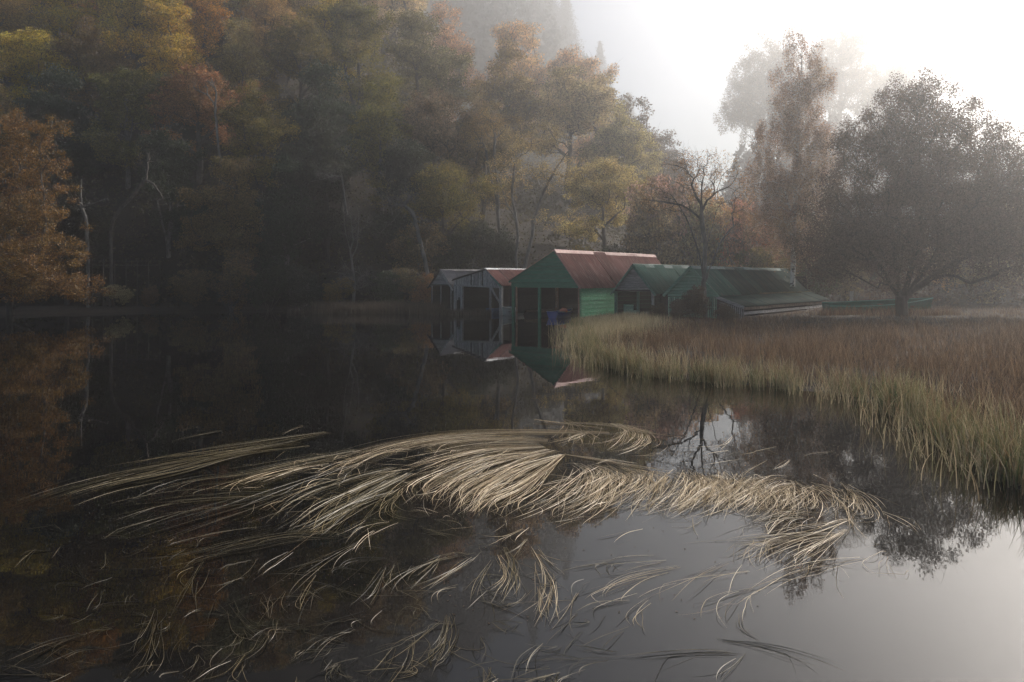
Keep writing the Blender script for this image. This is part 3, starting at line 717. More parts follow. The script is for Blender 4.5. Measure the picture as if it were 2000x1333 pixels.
# bare snags and pale trunks
def snag(name, label, seeds, Y, lobes, n, bark, rbase, seed, rtip=.012, tw=150, twl=.5, step=.5, wig=.16, rz=0, leafn=0, color=BROWN):
    w, c = tree_meshes(name, [seg(s, Y) for s in seeds], lob_px(lobes, Y), n, leafn, .11, [.4,.4,.3], seed, bark, rtip=rtip, ntwig=tw, twig=twl, up=.3, wig=wig, rbase=rbase, step=step, down_pen=.3, twr=.009)
    return place_tree(name, w, c, (0, 0, 0), label, color=color)
snag('dead_snag', 'dead forked snag with a hooked white arm on the left shore', [[(172,605),(172,520),(170,450),(167,425),(160,405),(158,385),(159,350)], [(161,403),(152,400)], [(163,408),(170,400),(185,397),(200,391),(210,388),(212,392)]], 69,
     [(165,400,8,6,0)], 3, 'bark_pale', .15, 2, rtip=.035, tw=8, twl=.3)
snag('leaning_dead_tree', 'pale bent trunk leaning right beside the forked snag', [[(218,606),(217,540),(216,450),(222,430),(238,405),(258,385),(272,365),(285,352),(288,330),(289,300)], [(286,352),(300,360),(318,390)], [(288,330),(275,322),(262,318)]], 70,
     [(290,310,20,14,0),(310,380,10,10,0)], 16, 'bark', .15, 4, rtip=.018, tw=90, twl=.6)
snag('dead_white_tree', 'tangled whitish dead tree among the dark wood left of the sheds',
     [[(688,615),(692,560),(688,520),(684,490),(676,460),(672,430),(670,400)], [(686,500),(698,480),(700,450),(700,415),(695,398)], [(684,492),(690,470),(686,430),(680,395),(676,375)], [(690,520),(700,495),(712,485)],
      [(676,460),(690,470),(700,450)], [(700,430),(715,435),(725,425)], [(672,436),(690,437),(705,432)], [(690,560),(670,535),(640,530)], [(691,562),(705,540),(700,520)], [(689,530),(675,520),(662,490)]], 71,
     [(690,440,24,50,0),(690,545,45,28,0),(720,430,15,10,0)], 110, 'bark_pale', .15, 6, rtip=.013, tw=700, twl=.7)
snag('dead_white_tree', 'whitish dead branches reaching left above the dark hollow', [[(835,540),(828,500),(815,450),(805,415),(790,402),(765,402),(745,398)], [(790,403),(800,385),(808,380)], [(797,406),(770,430),(740,458)]], 73,
     [(775,395,38,12,0),(800,385,15,15,0)], 26, 'bark_pale', .20, 9, rtip=.015, tw=200, twl=.7)
snag('dead_white_tree', 'thin white dead branch jutting left high above the dark hollow', [[(678,420),(670,365),(668,345),(650,345),(625,352),(605,355)], [(668,346),(664,330),(655,320)]], 74,
     [(640,345,30,10,0)], 14, 'bark_pale', .10, 10, rtip=.014, tw=120, twl=.6)
snag('white_limbed_tree', 'forked white limbs high in the wood on the left', [[(432,330),(424,260),(420,205),(405,185),(382,176)], [(421,210),(422,180),(412,152)]], 84, [(400,165,22,12,0)], 10, 'bark_pale', .13, 12, rtip=.03, tw=30, twl=.9)
snag('twin_stemmed_alder', 'pale twin stemmed alder rising between the plank shed and the green boathouse',
     [[(1008,545),(1007,500),(1012,465),(1008,430),(1000,380),(1005,320)], [(1020,545),(1030,500),(1040,460),(1042,430),(1060,380),(1085,330),(1120,280)], [(1008,433),(990,400),(975,350)], [(1042,435),(1075,400),(1100,380)]], 76,
     [(1000,330,60,40,0),(1070,340,60,40,0),(1040,270,60,40,0),(960,380,35,30,0),(1110,330,50,35,0),(1100,430,60,25,0)], 150, 'bark_pale', .24, 15, rtip=.014, tw=800, twl=.9, step=.7, wig=.12, leafn=9000, color=TAN)
snag('pale_trunked_tree', 'cluster of pale vertical stems high above the plank shed', [[(975,470),(972,380),(965,300),(968,240)], [(974,400),(985,350),(992,310)], [(973,390),(955,340),(950,300)]], 86,
     [(970,240,50,30,0),(930,270,40,30,0)], 60, 'bark_pale', .2, 16, rtip=.018, tw=300, twl=1, step=.8, leafn=4000, color=RUST)

# ------------------------------------------------------------------ boathouses
RZ = -math.atan2(1180, 1500)                 # local x runs along the gable to the right, local y back along the ridge
def corr_sheet(mb_xz, y0, y1, pitch=.22, amp=.042, lift=0.0):
    """corrugated sheet from the ridge (x0,z0) to the eave (x1,z1)"""
    (x0, z0), (x1, z1) = mb_xz
    dx, dz = x1 - x0, z1 - z0; l = math.hypot(dx, dz); nx_, nz_ = -dz / l, dx / l
    if nz_ < 0: nx_, nz_ = -nx_, -nz_
    n = int(round((y1 - y0) / pitch * 4)); V = []; F = []
    for i in range(n + 1):
        y = y0 + (y1 - y0) * i / n; a = amp * math.sin(i * PI / 2) + lift
        for (x, z) in ((x0, z0), (x1, z1)):
            V.append((x + nx_ * a, y, z + nz_ * a)); V.append((x + nx_ * (a - .006), y, z + nz_ * (a - .006)))
    for i in range(n):
        b = i * 4
        F += [(b, b+4, b+6, b+2), (b+1, b+3, b+7, b+5), (b, b+1, b+5, b+4), (b+2, b+6, b+7, b+3)]
    return np.array(V), np.array(F)

def roof_slope(parent, top, eave, y0, y1, nsheet, mat, pitch=.22, seed=0, label=None):
    rg = random.Random(seed); w = (y1 - y0) / nsheet
    for i in range(nsheet):
        a, b = y0 + w * i, y0 + w * (i + 1) - .012
        dz = rg.uniform(-.012, .012); e = (eave[0] * (1 + rg.uniform(-.012, .012)), eave[1] + rg.uniform(-.015, .015))
        V, F = corr_sheet(((top[0], top[1] + dz * .5), e), a, b, pitch, lift=rg.uniform(0, .08))
        tag(link_mesh('roof_sheet', np_mesh('roof_sheet', V, F, mat), parent), label=label)

def gable_boards(parent, uL, uR, zL, zR, zA, z0, y, mat, bh=.3, seed=0, name='gable_board', th=.03, rough=.0):
    """horizontal boards clipped by the two roof slopes, apex at u=0"""
    rg = random.Random(seed); z = z0; i = 0
    def lim(zz):
        l = uL if zz <= zL else uL * (zA - zz) / (zA - zL); r = uR if zz <= zR else uR * (zA - zz) / (zA - zR)
        return l, r
    while z < zA - .06:
        z1 = min(z + bh * rg.uniform(.92, 1.08), zA)
        zt = z1 - .014
        l0, r0 = lim(z); l1, r1 = lim(zt)
        poly = [(l0, z), (r0, z)]
        if z < zR < zt: poly.append((uR, zR))
        poly.append((r1, zt))
        if l1 < r1 - .01: poly.append((l1, zt))
        if z < zL < zt: poly.append((uL, zL))
        mb = MB(); n = len(poly); dy = rg.uniform(-rough, rough)
        vs = [(x, y - th - (.022 if zz == z else 0) + dy, zz) for x, zz in poly] + [(x, y + dy, zz) for x, zz in poly]
        fs = [tuple(range(n)), tuple(range(2*n-1, n-1, -1))] + [(k, k+n, (k+1) % n + n, (k+1) % n) for k in range(n)]
        mb.add(vs, fs); mb.build(name, mat, parent); z = z1; i += 1

def side_boards(parent, u, y0, y1, z0, z1, mat, bh=.3, seed=0, out=1, name='wall_board', splits=(), label=None):
    rg = random.Random(seed); z = z0
    while z < z1 - .05:
        zt = min(z + bh, z1); t = out * .03; cuts = [y0] + list(splits) + [y1]
        for a, b in zip(cuts[:-1], cuts[1:]):
            mb = MB(); e = out * rg.uniform(0, .008)
            mb.add([(u, a+.004, z), (u + t + out*.02 + e, a+.004, z), (u + t + out*.02 + e, b-.004, z), (u, b-.004, z), (u, a+.004, zt-.012), (u + t + e, a+.004, zt-.012), (u + t + e, b-.004, zt-.012), (u, b-.004, zt-.012)],
                   [(0,3,2,1),(4,5,6,7),(0,1,5,4),(1,2,6,5),(2,3,7,6),(3,0,4,7)])
            mb.build(name, mat, parent, label=label)
        z = zt

def rake(parent, a, b, y, mat, w=.14, t=.05, name='bargeboard', label=None):
    mb = MB(); mb.bar((a[0], y, a[1]), (b[0], y, b[1]), t, w, up=(0, 0, 1)); return mb.build(name, mat, parent, label=label)

def ridge(parent, y0, y1, z, mat, sl, sr, w=.22, name='ridge_cap', ncap=3):
    """folded metal strip over the ridge, one piece per length"""
    for i in range(ncap):
        a = y0 + (y1 - y0) * i / ncap; b = y0 + (y1 - y0) * (i + 1) / ncap + .03; h = .10 + .008 * (i % 2)
        mb = MB()
        mb.add([(-w, a, z + h - w*sl), (0, a, z + h), (w, a, z + h - w*sr), (-w, b, z + h - w*sl), (0, b, z + h), (w, b, z + h - w*sr),
                (-w, a, z + h - w*sl - .02), (w, a, z + h - w*sr - .02), (-w, b, z + h - w*sl - .02), (w, b, z + h - w*sr - .02)],
               [(0,1,4,3),(1,2,5,4),(0,3,8,6),(2,7,9,5),(0,6,7,2,1),(3,4,5,9,8)])
        mb.build(name, mat, parent)

def post(parent, x, y, z0, z1, mat, r=.07, square=True, name='post', label=None, lean=0):
    mb = MB()
    if square: mb.bar((x, y, z0), (x + lean, y, z1), 2*r, 2*r, up=(0, 1, 0))
    else: mb.tube([(x, y, z0), (x + lean*.5, y + .02, (z0+z1)/2), (x + lean, y, z1)], [r, r*.95, r*.88], 8)
    return mb.build(name, mat, parent, label=label)

def wallbox(parent, name, x0, x1, y0, y1, z0, z1, mat):
    mb = MB(); mb.box(x0, x1, y0, y1, z0, z1); return mb.build(name, mat, parent)

# -- long green boathouse with the red roof
b3 = empty('boathouse', (3.2, 56.5, 0), RZ, label='long green boathouse with a red corrugated roof and an open front on the water', cat='boathouse', group='boathouses at the lake edge')
uL, uR, zL, zR, zA, LN = -4.23, 2.20, 2.74, 2.28, 4.97, 15.4
sl, sr = (zA - zL) / -uL, (zA - zR) / uR
gable_boards(b3, uL + .12, uR - .04, zL - .03, zR - .02, zA - .06, 2.36, 0, M['green_paint'], .30, 1, rough=.004)
roof_slope(b3, (0, zA), (uR + .05, zR - .05 * sr), -.12, LN, 9, M['red_roof'], .23, 2)
roof_slope(b3, (0, zA), (uL - .05, zL - .05 * sl), -.12, LN, 9, M['red_roof'], .23, 3)
ridge(b3, -.15, LN + .02, zA, M['red_cap'], sl, sr, .2, ncap=5)
rake(b3, (0, zA - .03), (uR + .04, zR - .10), -.13, M['red_cap'], .06, .03, 'roof_edge')
rake(b3, (0, zA - .05), (uL - .06, zL - .10), -.13, M['green_paint'], .12, .04)
wallbox(b3, 'lintel', uL + .15, uR - .06, -.06, .06, 2.24, 2.36, M['green_paint'])
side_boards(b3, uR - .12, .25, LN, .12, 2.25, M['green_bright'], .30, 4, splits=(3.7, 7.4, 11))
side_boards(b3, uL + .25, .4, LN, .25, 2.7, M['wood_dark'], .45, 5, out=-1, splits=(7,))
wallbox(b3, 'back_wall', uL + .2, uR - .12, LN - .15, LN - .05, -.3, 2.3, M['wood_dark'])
gable_boards(b3, uL + .12, uR - .04, zL - .03, zR - .02, zA - .06, 2.3, LN - .05, M['green_paint'], .6, 6, name='back_gable_board')
post(b3, uL + .30, .0, -.6, 2.24, M['green_paint'], .09, label='green corner post')
post(b3, uL + .62, -.02, -.6, 2.30, M['rust_post'], .075, False, label='round brown pole beside the corner post')
post(b3, -1.45, .0, -.6, 2.24, M['green_paint'], .09)
post(b3, uR - .16, -.02, -.5, 2.26, M['rust_post'], .06, False, label='thin pale brown pole at the near corner')
post(b3, uR - .16, .18, -.5, 2.25, M['green_bright'], .07)
for px_, yy in ((-2.9, 4.2), (-2.75, 4.25), (-.6, 4.5), (.9, 4.6), (-1.9, 7.5), (.2, 8.0), (1.4, 7.0)):
    post(b3, px_, yy, -.6, 2.6, M['rust_post'], .06, False, label='inner brown pole')
for yy in (2, 6, 10):
    mb = MB(); mb.bar((uL + .3, yy, 2.45), (uR - .2, yy, 2.35), .1, .14); mb.build('tie_beam', M['wood_dark'], b3)
for k in range(8):
    wallbox(b3, 'jetty_plank', -3.75 + .0, -2.55, 1.3 + k * .42, 1.3 + k * .42 + .38, .42 + .004 * (k % 3), .47 + .004 * (k % 3), M['wood_brown'])
mb = MB(); mb.bar((-2.55, 1.2, .36), (-2.55, 4.8, .36), .1, .12); mb.bar((-3.7, 1.2, .36), (-3.7, 4.8, .36), .1, .12); mb.build('jetty_beam', M['wood_brown'], b3)
for k in range(3): post(b3, -2.55, 1.4 + 1.4 * k, -.6, .4, M['wood_brown'], .05, name='jetty_post')

# -- plank shed
b2 = empty('plank_shed', (-2.09, 62.6, 0), RZ, label='silver plank shed with a red roof and white ridge, on posts over water', cat='boathouse', group='boathouses at the lake edge')
uL, uR, zL, zR, zA, LN = -3.6, 1.67, 2.81, 2.37, 3.69, 7.5
sl, sr = (zA - zL) / -uL, (zA - zR) / uR
rg = random.Random(5); x = uL + .1
while x < uR - .45:
    w = rg.uniform(.12, .19); xm = x + w / 2
    zt = zA - (-xm * sl if xm < 0 else xm * sr) - .05; zb = 2.28 + .02 * rg.uniform(-1, 1) + .10 * max(0, -x / 3.6)
    mb = MB(); y_ = rg.uniform(-.012, .012); tl = rg.uniform(-.006, .006)
    zt0 = zA - (-x * sl if x < 0 else x * sr) - .05; zt1 = zA - (-(x+w) * sl if x + w < 0 else (x+w) * sr) - .05
    if rg.random() > .06:
        mb.prism([(x + tl, zb), (x + w - .014 + tl, zb), (x + w - .014, zt1), (x, zt0)], -.03 + y_, y_); mb.build('gable_plank', M['grey_plank'], b2)
    x += w
x = uL + .12
for k in range(6):                            # planks that hang below the eave on the far left
    w = .15; zb = [1.15, 1.12, 1.1, 1.35, 1.1, 1.12][k]
    mb = MB(); mb.prism([(x, zb + .03), (x + w - .015, zb), (x + w - .015, 2.30), (x, 2.30)], -.05, -.022); mb.build('hanging_plank', M['grey_plank'], b2); x += w
mb = MB(); mb.bar((uL + .1, -.06, 2.36), (uR - .1, -.06, 2.22), .08, .14); mb.build('lintel', M['grey_post'], b2)
roof_slope(b2, (0, zA), (uR + .05, zR - .04), -.1, LN, 5, M['red_roof'], .23, 12)
roof_slope(b2, (0, zA), (uL - .08, zL - .03), -.1, LN, 5, M['grey_roof'], .23, 13)
ridge(b2, -.12, LN, zA, M['white_paint'], sl, sr, .15, ncap=4)
rake(b2, (.5, zA - .5 * sr - .12), (uR + .02, zR - .16), -.12, M['green_trim'], .10, .03)
rake(b2, (0, zA - .04), (uL - .1, zL - .06), -.12, M['wood_dark'], .07, .04)
post(b2, uL + .18, 0, -.6, 2.35, M['grey_post'], .09)
post(b2, uL + .85, .1, -.6, 2.35, M['grey_post'], .10)
post(b2, .42, 0, -.6, 2.28, M['grey_post'], .07)
post(b2, uR - .12, 0, -.6, 2.3, M['grey_post'], .12)
mb = MB(); mb.bar((.55, -.08, 2.2), (uR - .2, -.08, .95), .05, .16); mb.build('brace', M['grey_post'], b2)
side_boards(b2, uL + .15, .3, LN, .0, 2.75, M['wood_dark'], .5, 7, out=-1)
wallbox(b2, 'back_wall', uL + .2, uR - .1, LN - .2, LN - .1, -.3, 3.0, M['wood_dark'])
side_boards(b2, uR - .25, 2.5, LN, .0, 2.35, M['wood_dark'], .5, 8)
post(b2, -2.2, 3.5, -.6, 2.5, M['bark'], .06, False, label='dark inner pole'); post(b2, -.5, 4.0, -.6, 2.6, M['bark'], .06, False, label='dark inner pole')
mb = MB(); mb.bar((uL + .2, 3.5, 2.45), (uR - .2, 3.5, 2.35), .1, .12); mb.build('tie_beam', M['wood_dark'], b2)

# -- dark shed on the far left
b1 = empty('dark_shed', (-6.20, 67.0, 0), RZ, label='small dark grey shed, leftmost, with one pale sloping bargeboard', cat='boathouse', group='boathouses at the lake edge')
uL, uR, zL, zR, zA, LN = -1.15, 1.45, 2.35, 2.1, 3.66, 6.5
gable_boards(b1, uL, uR - .1, zL, zR, zA - .08, 2.42, 0, M['grey_board'], .16, 21, rough=.01)
roof_slope(b1, (0, zA), (uR + .05, zR - .05), -.15, LN, 4, M['grey_roof'], .23, 22)
roof_slope(b1, (0, zA), (uL - .25, zL - .20), -.15, LN, 4, M['grey_roof'], .23, 23)
rake(b1, (0, zA - .03), (uR + .12, zR - .2), -.17, M['grey_post'], .13, .04, label='pale bare bargeboard')
rake(b1, (0, zA - .03), (uL - .3, zL - .3), -.17, M['wood_dark'], .12, .04)
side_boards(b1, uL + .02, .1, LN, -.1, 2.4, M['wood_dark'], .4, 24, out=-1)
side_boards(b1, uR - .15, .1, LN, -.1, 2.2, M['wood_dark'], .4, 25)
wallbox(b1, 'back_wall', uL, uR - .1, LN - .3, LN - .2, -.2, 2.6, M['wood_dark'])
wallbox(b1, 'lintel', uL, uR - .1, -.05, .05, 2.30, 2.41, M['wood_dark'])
post(b1, uL + .06, 0, -.6, 2.3, M['grey_post'], .05); post(b1, -.05, .05, -.6, 2.35, M['grey_post'], .045); post(b1, uR - .25, 0, -.6, 2.2, M['grey_post'], .05)
ridge(b1, -.15, LN, zA, M['grey_roof'], 1.0, 1.0, .14, ncap=2)

# -- open shed with the peeling grey gable
b4 = empty('open_shed', (8.69, 55.0, 0), RZ, label='open fronted shed with a peeling grey gable and green corrugated roof', cat='boathouse', group='boathouses at the lake edge')
g4 = .30
uL, uR, zL, zR, zA, LN = -1.78, 1.78, 1.83, 1.80, 3.89, 9.0
s4 = (zA - zR) / uR
gable_boards(b4, uL + .28, uR - .28, zL + .28 * s4, zR + .28 * s4, zA - .12, 2.12, .12, M['grey_board'], .165, 31, rough=.006)
roof_slope(b4, (0, zA), (uR + .02, zR), -.1, LN, 6, M['green_roof'], .23, 32)
roof_slope(b4, (0, zA), (uL - .02, zL), -.1, LN, 6, M['green_roof'], .23, 33)
ridge(b4, -.12, LN, zA, M['green_cap'], s4, s4, .22, ncap=4)
rake(b4, (0, zA - .04), (uR + .05, zR - .09), -.12, M['green_trim'], .15, .04)
rake(b4, (0, zA - .04), (uL - .05, zL - .09), -.12, M['green_trim'], .13, .04)
wallbox(b4, 'lintel', uL + .25, uR - .2, .06, .16, 2.0, 2.11, M['wood_dark'])
post(b4, uL + .30, .1, -.1, 2.0, M['green_trim'], .09)
post(b4, -.05, .8, -.1, 2.3, M['green_trim'], .08)
post(b4, uR - .28, .1, -.1, 2.0, M['grey_post'], .08)
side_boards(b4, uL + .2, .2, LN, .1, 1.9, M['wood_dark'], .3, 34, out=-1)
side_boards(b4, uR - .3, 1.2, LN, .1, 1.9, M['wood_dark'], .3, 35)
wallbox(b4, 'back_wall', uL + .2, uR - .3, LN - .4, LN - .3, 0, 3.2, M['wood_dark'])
for k in range(5):
    wallbox(b4, 'mint_board', uL + .40, uL + 1.22 + (.25 if k < 2 else 0), 1.0, 1.03 + .004 * k, .34 + k * .135, .34 + k * .135 + .125, M['mint'])

# -- long low shed with the dark green roof
b5 = empty('green_shed', (11.87, 51.0, 0), RZ, label='long low shed with a pale green gable, dark green roof and lean-to', cat='boathouse', group='boathouses at the lake edge')
uL, uR, zL, zR, zA, LN = -1.93, 1.93, 1.79, 1.79, 3.68, 18.7
s5 = (zA - zR) / uR
gable_boards(b5, uL + .22, uR - .22, zL + .22 * s5, zR + .22 * s5, zA - .12, 1.72, .1, M['green_pale'], .21, 41, rough=.004)
roof_slope(b5, (0, zA), (uR + .02, zR), -.05, 3.8, 3, M['green_roof'], .23, 42, 'mid green sheet nearest the gable')
roof_slope(b5, (0, zA), (uR + .02, zR), 3.8, LN, 9, M['green_roof_dark'], .23, 43)
roof_slope(b5, (0, zA), (uL - .02, zL), -.05, LN, 11, M['green_roof_dark'], .23, 44)
ridge(b5, -.08, LN, zA, M['green_cap'], s5, s5, .2, ncap=7)
rake(b5, (0, zA - .02), (uR + .03, zR - .06), -.10, M['green_pale'], .19, .05)
rake(b5, (0, zA - .02), (uL - .03, zL - .06), -.10, M['green_pale'], .19, .05)
rake(b5, (0, zA + .0), (uR + .03, zR - .04), LN + .04, M['grey_post'], .10, .04)
xo, zo = uR + 1.72, 1.12                       # lean-to: shallow roof from the eave
roof_slope(b5, (uR - .02, zR - .05), (xo, zo), -.05, LN, 8, M['green_roof_dark'], .23, 45, 'shallow lean-to roof sheet')
rake(b5, (uR - .1, zR - .08), (xo + .02, zo - .06), -.10, M['grey_board'], .20, .05, label='pale grey board along the lean-to end')
for i, (a, b) in enumerate(((1.72, 1.66), (1.1, 1.04), (.45, .39))):
    mb = MB(); mb.box(uL + .25, uR - .25, .06, .10, b - .04, a - .02 if i else a - .04); mb.build('picket_rail', M['green_pale'], b5)
for k in range(26):
    x = uL + .28 + k * .135
    mb = MB(); mb.box(x, x + .075, .02, .055, .2, 1.66 - .02 * (k % 3)); mb.build('picket', M['green_pale'] if k % 3 else M['mint'], b5)
for k in range(13):
    x = uR + .05 + k * .13
    mb = MB(); mb.box(x, x + .075, .02, .055, .1, 1.5 - .035 * k - .1); mb.build('picket', M['grey_board'], b5)
for k in range(3):
    side_boards(b5, xo - .12, .0, LN, .30 + k * .30, .30 + k * .30 + .20, M['wood_brown'] if k != 1 else M['grey_board'], .2, 46 + k, splits=(6.2, 12.4))
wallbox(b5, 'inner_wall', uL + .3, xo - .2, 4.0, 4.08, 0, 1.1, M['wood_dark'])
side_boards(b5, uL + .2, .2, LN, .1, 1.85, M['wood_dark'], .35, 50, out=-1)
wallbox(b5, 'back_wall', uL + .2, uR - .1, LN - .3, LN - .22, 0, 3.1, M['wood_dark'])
rg = random.Random(9)
Vm, Fm = leaves(np.array([[uR + rg.uniform(-.25,.35), rg.uniform(7, LN), zR + .06] for _ in range(120)]), np.random.default_rng(3), 2600, [.12,.16,.03], .05, 1, 0, .6)
o = tag(link_mesh('roof_moss', np_mesh('roof_moss', Vm, Fm, M['leaf']), b5), kind='stuff'); o.color = (.11,.085,.04,1)

# ------------------------------------------------------------------ boats
def hull_mesh(L, B, D, sheer=.18, rake_=.25, n=18, m=9, th=.03, transom=.75):
    """open rowing boat: hull skin with thickness; bow toward +x, keel at z=0"""
    V = []; F = []
    for layer in (0, 1):
        for i in range(n + 1):
            t = i / n; x = L * (t - .5)
            w = B / 2 * (1 - (max(0, t - .35) / .65) ** 2.3) * (transom + (1 - transom) * sm(0, .4, t)); w = max(float(w), .015)
            d = D * (1 + sheer * (2 * t - .7) ** 2); k = D * .28 * max(0, t - .75) ** 1.5 * 6
            for j in range(m):
                a = -1 + 2 * j / (m - 1); s = abs(a)
                yy = math.copysign(w * min(1, (s ** .55)) , a) if s > 0 else 0
                zz = k + (d - k) * s ** 1.9
                xx = x + rake_ * max(0, t - .8) * 5 * (zz / d) ** 1 * .6
                if layer: yy *= max(0, 1 - th * 2 / max(w, .05)); zz = zz + (th if s < .98 else 0)
                V.append((xx, yy, zz))
    S = (n + 1) * m
    for i in range(n):
        for j in range(m - 1):
            a = i * m + j; F.append((a, a + 1, a + m + 1, a + m)); b = a + S; F.append((b, b + m, b + m + 1, b + 1))
    for i in range(n):
        for j in (0, m - 1):
            a = i * m + j; F.append((a, a + m, a + m + S, a + S))
    F2 = [tuple(range(m)), tuple(range(S + m - 1, S - 1, -1))]
    return V, F + F2

def gunwale_pts(L, B, D, sheer, rake_, n, side, transom=.75):
    pts = []
    for i in range(n + 1):
        t = i / n; x = L * (t - .5)
        w = B / 2 * (1 - (max(0, t - .35) / .65) ** 2.3) * (transom + (1 - transom) * float(sm(0, .4, t))); w = max(w, .015)
        d = D * (1 + sheer * (2 * t - .7) ** 2)
        pts.append((x + rake_ * max(0, t - .8) * 3, side * w, d))
    return pts

def boat(name, label, loc, rz, L, B, D, hull, rail, seats=(-.25, .05, .28), tilt=(0, 0)):
    t = empty(name, loc, rz, label=label, cat='boat'); t.rotation_euler = (tilt[0], tilt[1], rz)
    V, F = hull_mesh(L, B, D); me = bpy.data.meshes.new('hull'); me.from_pydata(V, [], F); me.materials.append(hull); me.update()
    for p in me.polygons: p.use_smooth = True
    link_mesh('hull', me, t)
    for s in (-1, 1):
        mb = MB(); mb.tube(gunwale_pts(L, B, D, .18, .25, 18, s), .032, 6); mb.build('gunwale', rail, t)
    for f in seats:
        mb = MB(); mb.box(L * f - .13, L * f + .13, -B * .40, B * .40, D * .66, D * .66 + .03); mb.build('thwart', M['wood_brown'], t)
    return t

p = PX(1715, 0, 56.5)
boat('rowing_boat', 'long teal rowing boat lying in the marsh grass behind the willow trunk', (p[0], p[1], .42), R(4), 8.0, 1.7, .72, M['teal_hull'], M['teal_rail'], tilt=(R(10), R(-2)))
pb = np.array([4.1, 57.4])
boat('blue_rowing_boat', 'small blue rowing boat afloat under the green boathouse roof', (pb[0] - .35, pb[1] + .3, -.10), R(60), 3.2, 1.25, .55, M['blue_hull'], M['pale_hull'])
boat('pale_rowing_boat', 'pale boat with an upswept bow beside the green corner post', (.02, 61.3, -.10), R(-125), 2.5, .95, .62, M['pale_hull'], M['pale_hull'])
boat('tarped_rowing_boat', 'blue covered boat under the silver plank shed', (-.9, 64.9, -.12), R(50), 3.0, 1.1, .5, M['blue_cloth'], M['blue_cloth'])
v = MB(); v.tube([(3.55, 56.62, .50), (3.75, 56.65, .62), (3.95, 56.70, .60), (4.05, 56.78, .48)], [.10, .15, .15, .09], 8)
v.build('buoyancy_vest', M['orange_cloth'], label='red orange buoyancy vest heaped on the stern of the blue boat', cat='vest')
for i, (a, b, lb) in enumerate([((3.25, 57.0, .3), (3.38, 57.15, 2.4), 'oar standing upright in the blue boat')]):
    o_ = empty('oar', (0, 0, 0), label=lb, cat='oar'); mb = MB(); mb.tube([a, b], [.028, .024], 6); mb.build('shaft', M['rust_post'], o_)
    mb = MB(); mb.bar(b, (b[0] + .03, b[1] + .03, b[2] + .45), .13, .02, up=(1, 0, 0)); mb.build('oar_blade', M['rust_post'], o_)

# ------------------------------------------------------------------ fences
def fence_post(name, px, Y, h, r, label, group=None, mat='grey_post'):
    x = (px - 1000) / FOC * Y; z = gz(x, Y); mb = MB()
    mb.bar((x, Y, z - .2), (x + .02, Y, z + h), r * 2, r * 2, up=(0, 1, 0)); mb.build(name, M[mat], label=label, cat='post', group=group)
fence_post('fence_post', 1663, 62, 1.6, .11, 'square grey fence post between the shed roof and the willow')
f = empty('wire_fence', (0, 0, 0), label='two wire fence on thin posts among the dark trees at the left shore', cat='fence')
for i in range(7):
    px = 180 + i * 22; Y = 71; x = (px - 1000) / FOC * Y; z = gz(x, Y)
    mb = MB(); mb.bar((x, Y, z - .3), (x, Y, PX(px, 506, Y)[2]), .07, .07, up=(0, 1, 0)); mb.build('fence_post', M['bark'], f)
for py in (510, 518):
    mb = MB(); mb.tube([tuple(PX(180 + i * 22, py + (i % 2) * .5, 71)) for i in range(7)], .013, 4); mb.build('wire', M['wire'], f)

# ------------------------------------------------------------------ standing reeds and marsh grass
def blades(base, h, width, lean, bend, face, nseg=4, tip=.15):
    """ribbons growing from base: lean (n,2) horizontal drift at the tip, bend exponent; face = ribbon facing angle"""
    n = len(base); t = np.linspace(0, 1, nseg + 1)
    c = base[:, None, :] + np.zeros((n, nseg + 1, 3))
    k = t[None] ** bend[:, None]
    c[..., 0] += lean[:, 0:1] * k; c[..., 1] += lean[:, 1:2] * k
    dropp = np.minimum(.9, (lean[:, 0] ** 2 + lean[:, 1] ** 2) / (h ** 2 + 1e-6) * .5)
    c[..., 2] += h[:, None] * (t[None] - dropp[:, None] * t[None] ** 3)
    w = width[:, None] * (1 - (1 - tip) * t[None] ** 2.0) / 2
    dx = np.cos(face)[:, None] * w; dy = np.sin(face)[:, None] * w
    a = c.copy(); b = c.copy(); a[..., 0] -= dx; a[..., 1] -= dy; b[..., 0] += dx; b[..., 1] += dy
    V = np.stack([a, b], 2).reshape(-1, 3)
    s = np.arange(nseg); q = np.stack([2*s, 2*s+1, 2*s+3, 2*s+2], -1)
    F = ((np.arange(n) * (nseg + 1) * 2)[:, None, None] + q[None]).reshape(-1, 4)
    return V, F

def grow_blades(name, pts, hs, ws, mat, rg, leanf=.25, seg_=4, wind=(-.05, -.02), label=None):
    n = len(pts); z = ground(pts[:, 0], pts[:, 1]); base = np.column_stack([pts, np.maximum(z, -.05) - .02])
    lean = rg.normal(0, leanf, (n, 2)) * hs[:, None] + np.array(wind) * hs[:, None]
    V, F = blades(base, hs, ws, lean, rg.uniform(1.3, 2.8, n), rg.uniform(0, PI, n), seg_)
    return tag(link_mesh(name, np_mesh(name, V, F, mat)), kind='stuff', label=label)

EDGE = np.array([WP(*p)[:2] for p in edge_px[::-1]])       # from the sheds to the near right
def marsh_pts(n, rg, y0, y1):
    Y = y0 * (y1 / y0) ** rg.uniform(0, 1, n * 4); X = rg.uniform(.04, .74, n * 4) * Y
    return np.column_stack([X, Y])
rg = np.random.default_rng(77)
